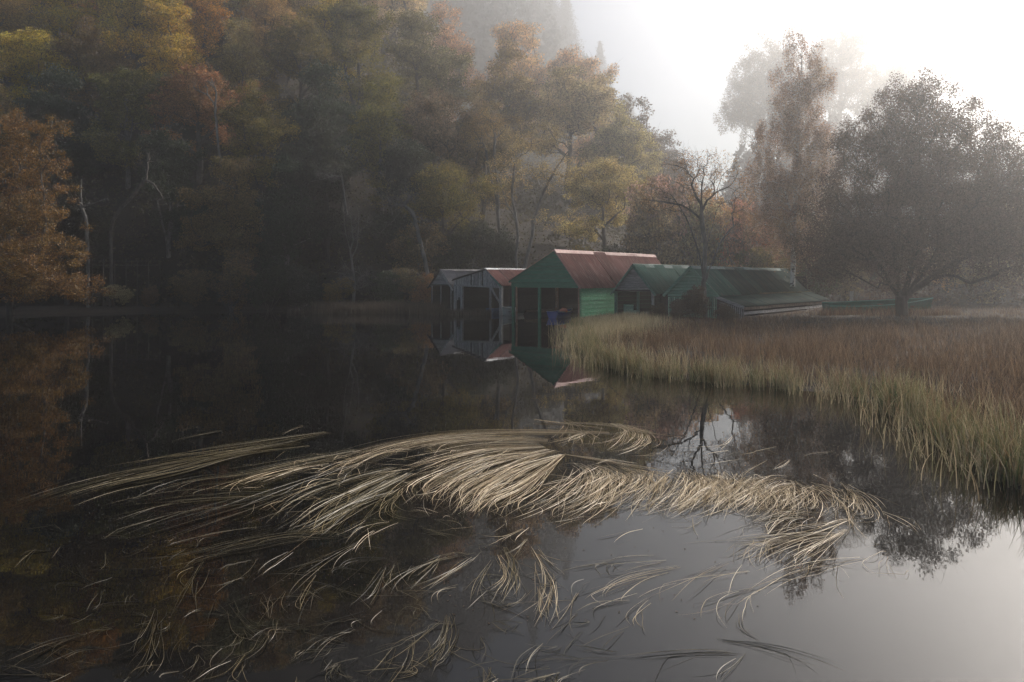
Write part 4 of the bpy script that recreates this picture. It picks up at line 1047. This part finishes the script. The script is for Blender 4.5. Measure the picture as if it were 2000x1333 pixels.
# russet marsh grass in tussocks, thick near the eye, thinner far off
P_ = marsh_pts(62000, rg, 9, 72); d = shore_dist(P_[:, 0], P_[:, 1])
tus = np.sin(P_[:, 0] * 2.1 + 1.3 * np.sin(P_[:, 1] * .9)) * np.sin(P_[:, 1] * 1.7 + np.sin(P_[:, 0] * 1.2))
ok = (d > .5) & (rg.uniform(0, 1, len(d)) < .45 + .5 * (tus > -.2))
def footprint(p):
    """points under the sheds: keep grass out"""
    bad = np.zeros(len(p), bool); c, s = math.cos(-RZ), math.sin(-RZ)
    for ox, oy, a, b, l in ((3.2,56.5,-4.3,2.3,15.5), (-2.09,62.6,-3.6,1.8,7.5), (8.69,55,-1.8,1.5,9), (11.87,51,-1.8,3.6,18.8)):
        q = p - [ox, oy]; u = q[:, 0] * c - q[:, 1] * s; v = q[:, 0] * s + q[:, 1] * c
        bad |= (u > a) & (u < b) & (v > -.1) & (v < l)
    q = (p - PX(1715, 0, 56.5)[:2]); bad |= (np.abs(q[:, 0]) < 3.9) & (np.abs(q[:, 1] + .15) < .62)
    return bad
ok &= ~footprint(P_); P_ = P_[ok][:62000]; n = len(P_)
hs = rg.uniform(.32, .74, n) * (.8 + .3 * (np.sin(P_[:, 0] * .8) * np.cos(P_[:, 1] * .5))) * (1 - .45 * sm(30, 50, P_[:, 1]))
hs *= 1 - .35 * ((np.abs(P_[:, 0] / P_[:, 1] - .47) < .10) & (P_[:, 1] > 40))
ws = rg.uniform(.008, .014, n) * (1 + .9 * sm(18, 60, P_[:, 1]))
grow_blades('marsh_grass', P_, hs, ws, M['marsh'], rg, .30, 3)
# greener reeds along the water's edge, in clumps standing partly in the water
def along_edge(n, rg, lo, hi, pw=1.0):
    L = np.concatenate([[0], np.cumsum(np.linalg.norm(np.diff(EDGE, axis=0), axis=1))])
    wt = 1 / np.interp(np.linspace(0, L[-1], 400), L, EDGE[:, 1]) ** pw; cw = np.cumsum(wt); cw /= cw[-1]
    s = np.interp(rg.uniform(0, 1, n), cw, np.linspace(0, L[-1], 400))
    X = np.interp(s, L, EDGE[:, 0]); Y = np.interp(s, L, EDGE[:, 1])
    dX = np.interp(s + .1, L, EDGE[:, 0]) - X; dY = np.interp(s + .1, L, EDGE[:, 1]) - Y
    l = np.hypot(dX, dY) + 1e-6; nx_, ny_ = -dY / l, dX / l          # toward land (left of travel) 
    o = rg.uniform(lo, hi, n)
    return X, Y, nx_, ny_, o, s
def edge_reeds(name, ncl, per, lo, hi, h0, h1, mat, seed, spread=.16, wid=(.010, .017), leanf=.2, pw=1.0):
    rg = np.random.default_rng(seed)
    X, Y, nx_, ny_, o, s = along_edge(ncl, rg, lo, hi, pw)
    # land lies on the side where shore distance grows
    sd_ = np.sign(shore_dist(X + nx_ * .5, Y + ny_ * .5)); sd_[sd_ == 0] = 1
    C = np.column_stack([X + nx_ * sd_ * o, Y + ny_ * sd_ * o])
    big = rg.uniform(.75, 1.2, ncl)
    pts = np.repeat(C, per, 0) + rg.normal(0, spread, (ncl * per, 2)); bg_ = np.repeat(big, per)
    hs = rg.uniform(h0, h1, len(pts)) * bg_; ws = rg.uniform(*wid, len(pts)) * (1 + .5 * sm(18, 45, pts[:, 1]))
    keep = ~footprint(pts)
    return grow_blades(name, pts[keep], hs[keep], ws[keep], mat, rg, leanf, 5)
edge_reeds('waterside_reeds', 250, 34, -.15, .55, .28, .88, M['reed_green'], 5, spread=.12, leanf=.26)
edge_reeds('pale_reeds', 110, 14, .2, 1.3, .45, .85, M['reed_pale'], 6, spread=.25)
edge_reeds('shallow_reeds', 150, 7, -.9, -.1, .35, .8, M['reed_pale'], 7, spread=.22, leanf=.28)
P2 = marsh_pts(9000, np.random.default_rng(123), 9, 48); d2 = shore_dist(P2[:, 0], P2[:, 1]); P2 = P2[(d2 > .3) & ~footprint(P2)][:1500]
r2 = np.random.default_rng(5)
grow_blades('tall_marsh_stems', P2, r2.uniform(.55, 1.05, len(P2)) * (1 - .35 * sm(30, 48, P2[:, 1])), r2.uniform(.007, .013, len(P2)) * (1 + .9 * sm(18, 60, P2[:, 1])), M['marsh_stem'], r2, .28, 4)
r3 = np.random.default_rng(15); P3 = np.column_stack([r3.uniform(21.5, 31.5, 2600), r3.uniform(53.4, 55.8, 2600)])
grow_blades('boatside_grass', P3, r3.uniform(.3, .75, 2600), r3.uniform(.015, .024, 2600), M['marsh'], r3, .28, 4)
# pale reed bed at the tip of the marsh beside the green boathouse
rg = np.random.default_rng(8)
n = 6500; Y_ = rg.uniform(33, 52, n); X_ = (1105 + 160 * rg.uniform(0, 1, n) ** 1.6 + 40 * rg.exponential(.6, n) - 1000) / FOC * Y_
p_ = np.column_stack([X_, Y_]); d = shore_dist(X_, Y_); keep = (d > -.4) & ~footprint(p_) ; p_ = p_[keep]; n = len(p_)
grow_blades('tip_reeds', p_, rg.uniform(.35, .75, n) * (1 - .35 * sm(42, 52, p_[:, 1])), rg.uniform(.014, .024, n), M['reed_pale'], rg, .2, 4)
# dull reeds in front of the left shore
n = 7600; U_ = np.concatenate([rg.uniform(610, 870, 4500), rg.uniform(560, 860, 1500), rg.uniform(835, 960, 1600)]); Y_ = np.concatenate([rg.uniform(63.5, 70, 6000), rg.uniform(60.5, 63, 1600)]); X_ = (U_ - 1000) / FOC * Y_
grow_blades('far_shore_reeds', np.column_stack([X_, Y_]), rg.uniform(.5, 1.2, n) * np.where(U_ > 610, 1, .5) * np.where(Y_ < 63, .55, 1), rg.uniform(.03, .05, n), M['far_reed'], rg, .18, 3)

# ------------------------------------------------------------------ reeds lying on the water
def catmull(P, n):
    P = np.asarray(P, float); P = np.vstack([2 * P[0] - P[1], P, 2 * P[-1] - P[-2]]); m = len(P) - 3
    u = np.linspace(0, m - 1e-6, n); i = u.astype(int); t = (u - i)[:, None]
    a, b, c, d = P[i], P[i+1], P[i+2], P[i+3]
    return .5 * (2*b + (c-a)*t + (2*a-5*b+4*c-d)*t*t + (3*b-a-3*c+d)*t**3)

FL = {'straw': [], 'olive': [], 'gold': []}
rf = np.random.default_rng(99)
def bundle(path, n, kind='straw', spread=(.12, .2, .35), lift=.05, tmin=.35, wob=.03, width=.0066, curl=.06):
    """blades combed along a path on the water (path given in photo pixels)"""
    W = np.array([WP(a, b)[:2] for a, b in path]); C = catmull(W, 60)
    T = np.gradient(C, axis=0); T /= np.linalg.norm(T, axis=1, keepdims=True) + 1e-9; Nn = np.column_stack([-T[:, 1], T[:, 0]])
    nseg = 11
    for _ in range(max(1, int(n * (.52 if kind == 'straw' else .42))) if n > 12 else n):
        ln = rf.uniform(tmin, .9); t0 = rf.uniform(0, 1 - ln) if rf.random() > .35 else 0.0; t1 = min(1, t0 + ln)
        s = np.linspace(t0, t1, nseg + 1); i = s * 59
        c = np.column_stack([np.interp(i, np.arange(60), C[:, k]) for k in (0, 1)]); nn = np.column_stack([np.interp(i, np.arange(60), Nn[:, k]) for k in (0, 1)])
        sp = np.interp(s, [0, .5, 1], spread); g = rf.normal(0, .55) + 0.0; g2 = rf.normal(0, .35)
        q = np.linspace(0, 1, nseg + 1)
        off = g * sp + g2 * sp * q ** 1.5 + wob * .6 * np.sin(q * rf.uniform(1, 4) + rf.uniform(0, 6.3)) + curl * rf.normal(0, 1) * q ** 3
        z = .006 + rf.uniform(0, lift) * np.sin(q * PI * rf.uniform(.6, 1.0)) ** 1.2
        if rf.random() < .16:                 # a kinked, broken blade
            kq = rf.uniform(.35, .8); kk = np.maximum(0, q - kq); off = off + rf.normal(0, 1.1) * ln * .9 * kk; z = z * (1 - .7 * (q > kq))
        FL[kind].append((c[:, 0] + nn[:, 0] * off, c[:, 1] + nn[:, 1] * off, z, width * rf.uniform(.6, 1.25), rf.uniform(-.9, .9)))

B = bundle
# upper pale sweep
B([(1190,846),(1060,846),(920,850),(790,868),(700,895),(625,930)], 120, spread=(.10,.30,.30))
B([(1070,862),(960,860),(860,868),(780,885)], 150, spread=(.15,.45,.45))
B([(1060,872),(960,880),(880,898),(800,925)], 170, spread=(.15,.40,.50))
B([(1050,885),(950,898),(870,925),(815,955),(830,985)], 150, spread=(.15,.35,.35))
B([(1080,880),(1000,905),(930,935),(880,965),(870,1000)], 150, spread=(.12,.35,.30))
B([(1100,889),(1030,915),(970,945),(925,975),(905,1010)], 150, spread=(.06,.30,.28))
B([(1098,890),(1050,930),(1010,960),(960,985),(930,1015)], 130, spread=(.05,.25,.30))
B([(760,880),(700,900),(640,925),(615,935)], 60, spread=(.1,.18,.15))
B([(980,880),(900,930),(820,945),(800,975)], 70, spread=(.3,.4,.4), kind='gold')
B([(920,1000),(955,960),(1000,935),(1040,915)], 60, spread=(.1,.25,.3))
# ridge line to the right of the apex and blades hanging off it
B([(1100,888),(1180,903),(1260,918),(1345,934)], 28, spread=(.02,.06,.1), tmin=.6)
B([(1180,838),(1060,826),(1040,824)], 8, spread=(.03,.04,.05), tmin=.7)
B([(1060,826),(1160,831),(1250,845),(1345,862)], 14, spread=(.03,.05,.12), tmin=.6)
B([(1190,828),(1240,840),(1300,858)], 16, spread=(.04,.08,.15))
for a, n in (([(1102,820),(1122,835),(1118,855),(1090,875)], 26), ([(1085,838),(1120,845),(1140,860),(1110,880)], 26), ([(1195,828),(1225,845),(1215,870),(1175,888)], 40), ([(1210,828),(1252,850),(1240,875),(1205,890)], 44),
             ([(1235,838),(1200,860),(1150,870)], 30), ([(1265,850),(1275,870),(1240,885)], 18), ([(1150,845),(1110,860),(1070,872)], 26)):
    B(a, n, spread=(.06,.22,.28), curl=.10)
rk = random.Random(4)
for i in range(30):
    x0 = 1085 + i * 13; yb = 1020 - 20 * math.sin(i / 30 * PI) * 0 + rk.uniform(-8, 8) - 12 * (i / 30)
    B([(x0 + 50 + rk.uniform(-20, 20), 915 + i * .6 + rk.uniform(-6, 12)), (x0 + 25 + rk.uniform(-12, 12), 950), (x0 - 5 + rk.uniform(-12, 12), 985), (x0 - 60 + rk.uniform(-35, 35), yb + rk.uniform(-22, 12))], rk.choice((8, 18, 34, 50)), spread=(.12,.22,.28), curl=.12)
for i in range(18):
    x0 = 1120 + i * 16
    B([(x0, 905 + i * 1.6), (x0 + 28, 925 + i), (x0 + 24 + rk.uniform(-8, 8), 955), (x0 + rk.uniform(-30, 15), 985 + rk.uniform(-15, 15))], rk.choice((4, 12, 26)), spread=(.05,.15,.25), curl=.10)
for i in range(26):
    x0 = 1340 + i * 12.5; dy = i * 1.2
    B([(x0, 922 + dy + rk.uniform(-8, 8)), (x0 + 24 + rk.uniform(-8, 8), 945 + dy), (x0 + 28 + rk.uniform(-12, 12), 975 + dy), (x0 + rk.uniform(-55, 40), 1005 + dy + rk.uniform(-30, 14))], rk.choice((3, 8, 20, 40)), spread=(.06,.2,.25), curl=.09)
for i in range(12):
    x0 = 1420 + i * 14
    B([(x0 + 30, 930 + i * 2), (x0, 960), (x0 - 30, 985), (x0 - 70, 1005 + i)], 12, spread=(.08,.2,.3), curl=.10)
B([(1500,1045),(1530,1015),(1560,1005),(1600,1000)], 30, spread=(.1,.2,.2)); B([(1480,1020),(1540,1010),(1610,1020)], 30, spread=(.1,.2,.3))
B([(1590,945),(1640,965),(1680,985),(1705,1010)], 26, spread=(.04,.1,.1)); B([(1640,955),(1700,975),(1750,1000)], 5, spread=(.05,.1,.2)); B([(1585,950),(1640,985),(1655,1020),(1670,1060)], 12, spread=(.05,.1,.06))
# lower right group
for a, n in (([(1655,1015),(1590,1040),(1500,1060),(1430,1070)], 60), ([(1650,1035),(1600,1070),(1560,1100),(1530,1130)], 55), ([(1640,1045),(1560,1060),(1490,1090),(1465,1115)], 50), ([(1540,1055),(1490,1065),(1470,1095),(1460,1110)], 36),
             ([(1690,1092),(1620,1105),(1540,1125),(1470,1155),(1400,1190)], 24), ([(1480,1150),(1440,1170),(1410,1200),(1395,1225)], 22), ([(1740,1080),(1725,1110),(1715,1130)], 7), ([(1725,1000),(1760,1020),(1795,1045)], 7)):
    B(a, n, spread=(.05,.2,.18), curl=.1)
for a, n in (([(1460,1115),(1380,1130),(1300,1150),(1250,1175)], 14), ([(1330,1110),(1240,1130),(1170,1160),(1150,1185)], 26), ([(1300,1095),(1230,1108),(1180,1120)], 8), ([(1430,1100),(1370,1140),(1300,1190)], 7), ([(1280,1160),(1220,1200),(1200,1230)], 5)):
    B(a, n, spread=(.08,.22,.3), width=.006, lift=.015)
# thin dark lines at the bottom right
for a in ([(1400,1250),(1480,1266),(1560,1290),(1620,1310)], [(1410,1252),(1500,1262),(1600,1285),(1730,1330)], [(1450,1278),(1380,1272),(1280,1280),(1160,1300)], [(1455,1278),(1420,1310),(1390,1340)], [(1445,1200),(1450,1230),(1500,1260)], [(1440,1280),(1340,1278),(1200,1284)]):
    B(a, 5, kind='olive', spread=(.01,.03,.04), tmin=.7, lift=.01, width=.006)
# stems in the lower middle
for a, n, k in (([(988,1070),(1000,1110),(975,1160),(950,1195)], 26, 'gold'), ([(975,1085),(990,1130),(960,1170)], 20, 'straw'), ([(955,1095),(930,1140),(915,1195)], 14, 'gold'), ([(1000,1092),(1008,1140),(1006,1185)], 10, 'gold'),
             ([(1038,1068),(1060,1110),(1070,1150),(1062,1215)], 20, 'straw'), ([(1082,1120),(1075,1170),(1050,1235)], 14, 'straw'), ([(1045,1068),(1075,1105),(1110,1125)], 5, 'straw'), ([(1050,1145),(1056,1190),(1055,1225)], 9, 'straw'),
             ([(1130,1160),(1105,1205),(1050,1262)], 5, 'straw'), ([(872,1205),(862,1250),(840,1290),(800,1333)], 40, 'gold'), ([(880,1200),(890,1240),(870,1290),(860,1300)], 16, 'gold'), ([(860,1215),(800,1260),(745,1300)], 16, 'gold'),
             ([(925,1080),(850,1100),(790,1130),(750,1170)], 12, 'gold'), ([(925,1090),(870,1130),(790,1170)], 10, 'gold'), ([(775,1100),(760,1140),(745,1180)], 14, 'gold'), ([(750,1110),(720,1160),(680,1200)], 9, 'olive'),
             ([(650,1140),(610,1165),(590,1215),(600,1240)], 16, 'olive'), ([(620,1125),(585,1180),(580,1200)], 14, 'gold'), ([(690,1230),(630,1260),(580,1310)], 12, 'olive'), ([(480,1280),(460,1320),(440,1345)], 22, 'gold'),
             ([(300,1190),(270,1260),(200,1310)], 26, 'olive'), ([(310,1215),(290,1290),(240,1340)], 22, 'olive'), ([(400,1090),(370,1150),(350,1220)], 20, 'olive'), ([(390,1100),(350,1130),(330,1160)], 14, 'gold'),
             ([(350,1000),(230,1040),(120,1075),(60,1110)], 14, 'olive'), ([(570,1080),(520,1120),(490,1160)], 14, 'olive'), ([(700,1060),(620,1110),(540,1190)], 10, 'olive'), ([(450,1180),(500,1220),(560,1240)], 8, 'olive'),
             ([(160,1240),(90,1270),(0,1320)], 12, 'olive'), ([(660,1300),(650,1320),(640,1345)], 12, 'olive')):
    B(a, n, kind=k, spread=(.03,.10,.12), lift=.03)
# long sweep to the left
B([(640,845),(540,865),(420,888),(300,908),(180,930)], 90, kind='gold', spread=(.2,.5,.4), width=.008)
B([(600,870),(470,890),(340,925),(200,955),(60,1000)], 90, kind='gold', spread=(.3,.5,.3), width=.008)
B([(480,885),(300,915),(150,950),(-10,1000)], 60, kind='olive', spread=(.15,.3,.2))
B([(700,880),(590,905),(480,930),(360,945),(260,990)], 80, kind='gold', spread=(.3,.6,.6), width=.007)
B([(560,965),(420,975),(300,990),(190,1020)], 50, kind='gold', spread=(.2,.4,.4), width=.007)
B([(640,905),(560,920),(470,945),(400,970)], 40, kind='straw', spread=(.2,.3,.3), width=.008)
B([(720,905),(620,945),(500,990),(380,1030),(210,1090)], 70, kind='olive', spread=(.3,.5,.5))
B([(780,915),(700,945),(610,985),(540,1040)], 120, kind='gold', spread=(.2,.5,.5))
B([(800,925),(740,960),(680,1000),(640,1045),(620,1050)], 110, kind='gold', spread=(.2,.4,.4))
B([(770,960),(700,990),(630,1030),(555,1060)], 90, kind='gold', spread=(.2,.35,.3))
B([(790,955),(765,990),(765,1010),(795,1025)], 36, kind='gold', spread=(.08,.15,.2))
B([(660,1040),(560,1050),(430,1075),(300,1105)], 46, kind='gold', spread=(.2,.3,.3), width=.007)
B([(540,1030),(440,1060),(330,1090),(200,1090)], 50, kind='olive', spread=(.2,.4,.4))
B([(440,840),(380,855),(315,870)], 10, kind='olive', spread=(.05,.1,.1)); B([(590,832),(560,845),(520,860)], 10, kind='gold', spread=(.05,.12,.1))
B([(620,845),(600,860),(580,880)], 16, kind='gold', spread=(.1,.15,.2)); B([(760,1020),(700,1040),(640,1090)], 30, kind='gold', spread=(.1,.2,.25))
# stray stems everywhere in the shallows
for i in range(190):
    px = rf.uniform(60, 1250); py = rf.uniform(1040, 1330); a = rf.normal(2.55, .55); L = rf.uniform(35, 130)
    dx, dy = math.cos(a) * L, math.sin(a) * L * .75; cx = rf.normal(0, 12)
    B([(px, py), (px + dx * .5 + cx, py + dy * .5 + cx * .4), (px + dx, py + dy)], rf.integers(1, 6), kind='olive' if px < 750 or rf.random() < .4 else 'gold', spread=(.02,.06,.10), tmin=.6, lift=.03, width=.007)
for i in range(60):
    px = rf.uniform(620, 1650); py = rf.uniform(850, 1040); a = rf.normal(2.7, .5); L = rf.uniform(40, 120)
    B([(px, py), (px + math.cos(a) * L * .5, py + math.sin(a) * L * .3), (px + math.cos(a) * L, py + math.sin(a) * L * .5)], rf.integers(1, 4), spread=(.03,.08,.12), tmin=.6, lift=.04, width=.007)

# loose blades lying across the mass
mass = [(640,920),(800,900),(950,890),(1000,940),(930,980),(1080,960),(1150,950),(1230,960),(1320,965),(1400,970),(1480,975),(1560,990),(1620,1000),(1540,1060),(1180,850),(720,960),(560,960)]
for i in range(300):
    a0 = mass[rf.integers(0, len(mass))]; px = a0[0] + rf.normal(0, 55); py = a0[1] + rf.normal(0, 22); a = rf.uniform(0, PI) if rf.random() < .4 else rf.normal(2.5, .5); L = rf.uniform(25, 100); bnd = rf.normal(0, 10)
    dx, dy = math.cos(a) * L, math.sin(a) * L * .5
    B([(px, py), (px + dx * .5 + bnd, py + dy * .5 + bnd * .4), (px + dx, py + dy)], 1 + int(rf.random() < .3), kind=('straw', 'straw', 'gold')[rf.integers(0, 3)], spread=(.02,.05,.10), tmin=.8, lift=.09, width=.007)

for kd, lst in FL.items():
    X = np.array([l[0] for l in lst]); Yc = np.array([l[1] for l in lst]); Z = np.array([l[2] for l in lst]); wd = np.array([l[3] * min(1.0, max(.62, float(l[1][0]) / 11)) for l in lst]); roll = np.array([l[4] for l in lst])
    n, k = X.shape; T = np.stack([np.gradient(X, axis=1), np.gradient(Yc, axis=1)], -1); T /= np.linalg.norm(T, axis=2, keepdims=True) + 1e-9
    q = np.linspace(0, 1, k); w = wd[:, None] * (.55 + .45 * np.sin(np.clip(q * 1.25, 0, 1) * PI * .5)) * (1 - .9 * np.clip((q - .6) / .4, 0, 1) ** 1.5)[None] / 2 * 1.0
    cr, sr_ = np.cos(roll)[:, None], np.sin(roll)[:, None]
    C = np.stack([X, Yc, Z], -1); off = np.stack([-T[..., 1] * w * cr, T[..., 0] * w * cr, w * sr_], -1)
    C[..., 2] += np.abs(off[..., 2])
    V = np.stack([C - off, C + off], 2).reshape(-1, 3)
    s = np.arange(k - 1); f = np.stack([2*s, 2*s+1, 2*s+3, 2*s+2], -1); F = ((np.arange(n) * k * 2)[:, None, None] + f[None]).reshape(-1, 4)
    nm = {'straw': 'bleached_floating_reeds', 'olive': 'shade_toned_wet_reeds', 'gold': 'shade_toned_yellow_reeds'}[kd]
    tag(link_mesh(nm, np_mesh(nm, V, F, M[kd])), kind='stuff')

# small leaves and scraps adrift
n = 260; px = rf.uniform(300, 1500, n); py = 840 + 380 * rf.uniform(0, 1, n); C = np.array([WP(a, b, .006) for a, b in zip(px, py)])
C = C[shore_dist(C[:, 0], C[:, 1]) < -.6]; n = len(C)
a = rf.uniform(0, 6.28, n); s = rf.uniform(.006, .015, n); x = np.column_stack([np.cos(a), np.sin(a), np.zeros(n)]) * s[:, None]; y = np.column_stack([-np.sin(a), np.cos(a), np.zeros(n)]) * s[:, None] * .6
V = np.stack([C - x, C + y, C + x, C - y], 1).reshape(-1, 3)
o = tag(link_mesh('floating_leaves', np_mesh('floating_leaves', V, np.arange(n * 4).reshape(-1, 4), M['leaf'])), kind='stuff'); o.color = (.10,.06,.035,1)
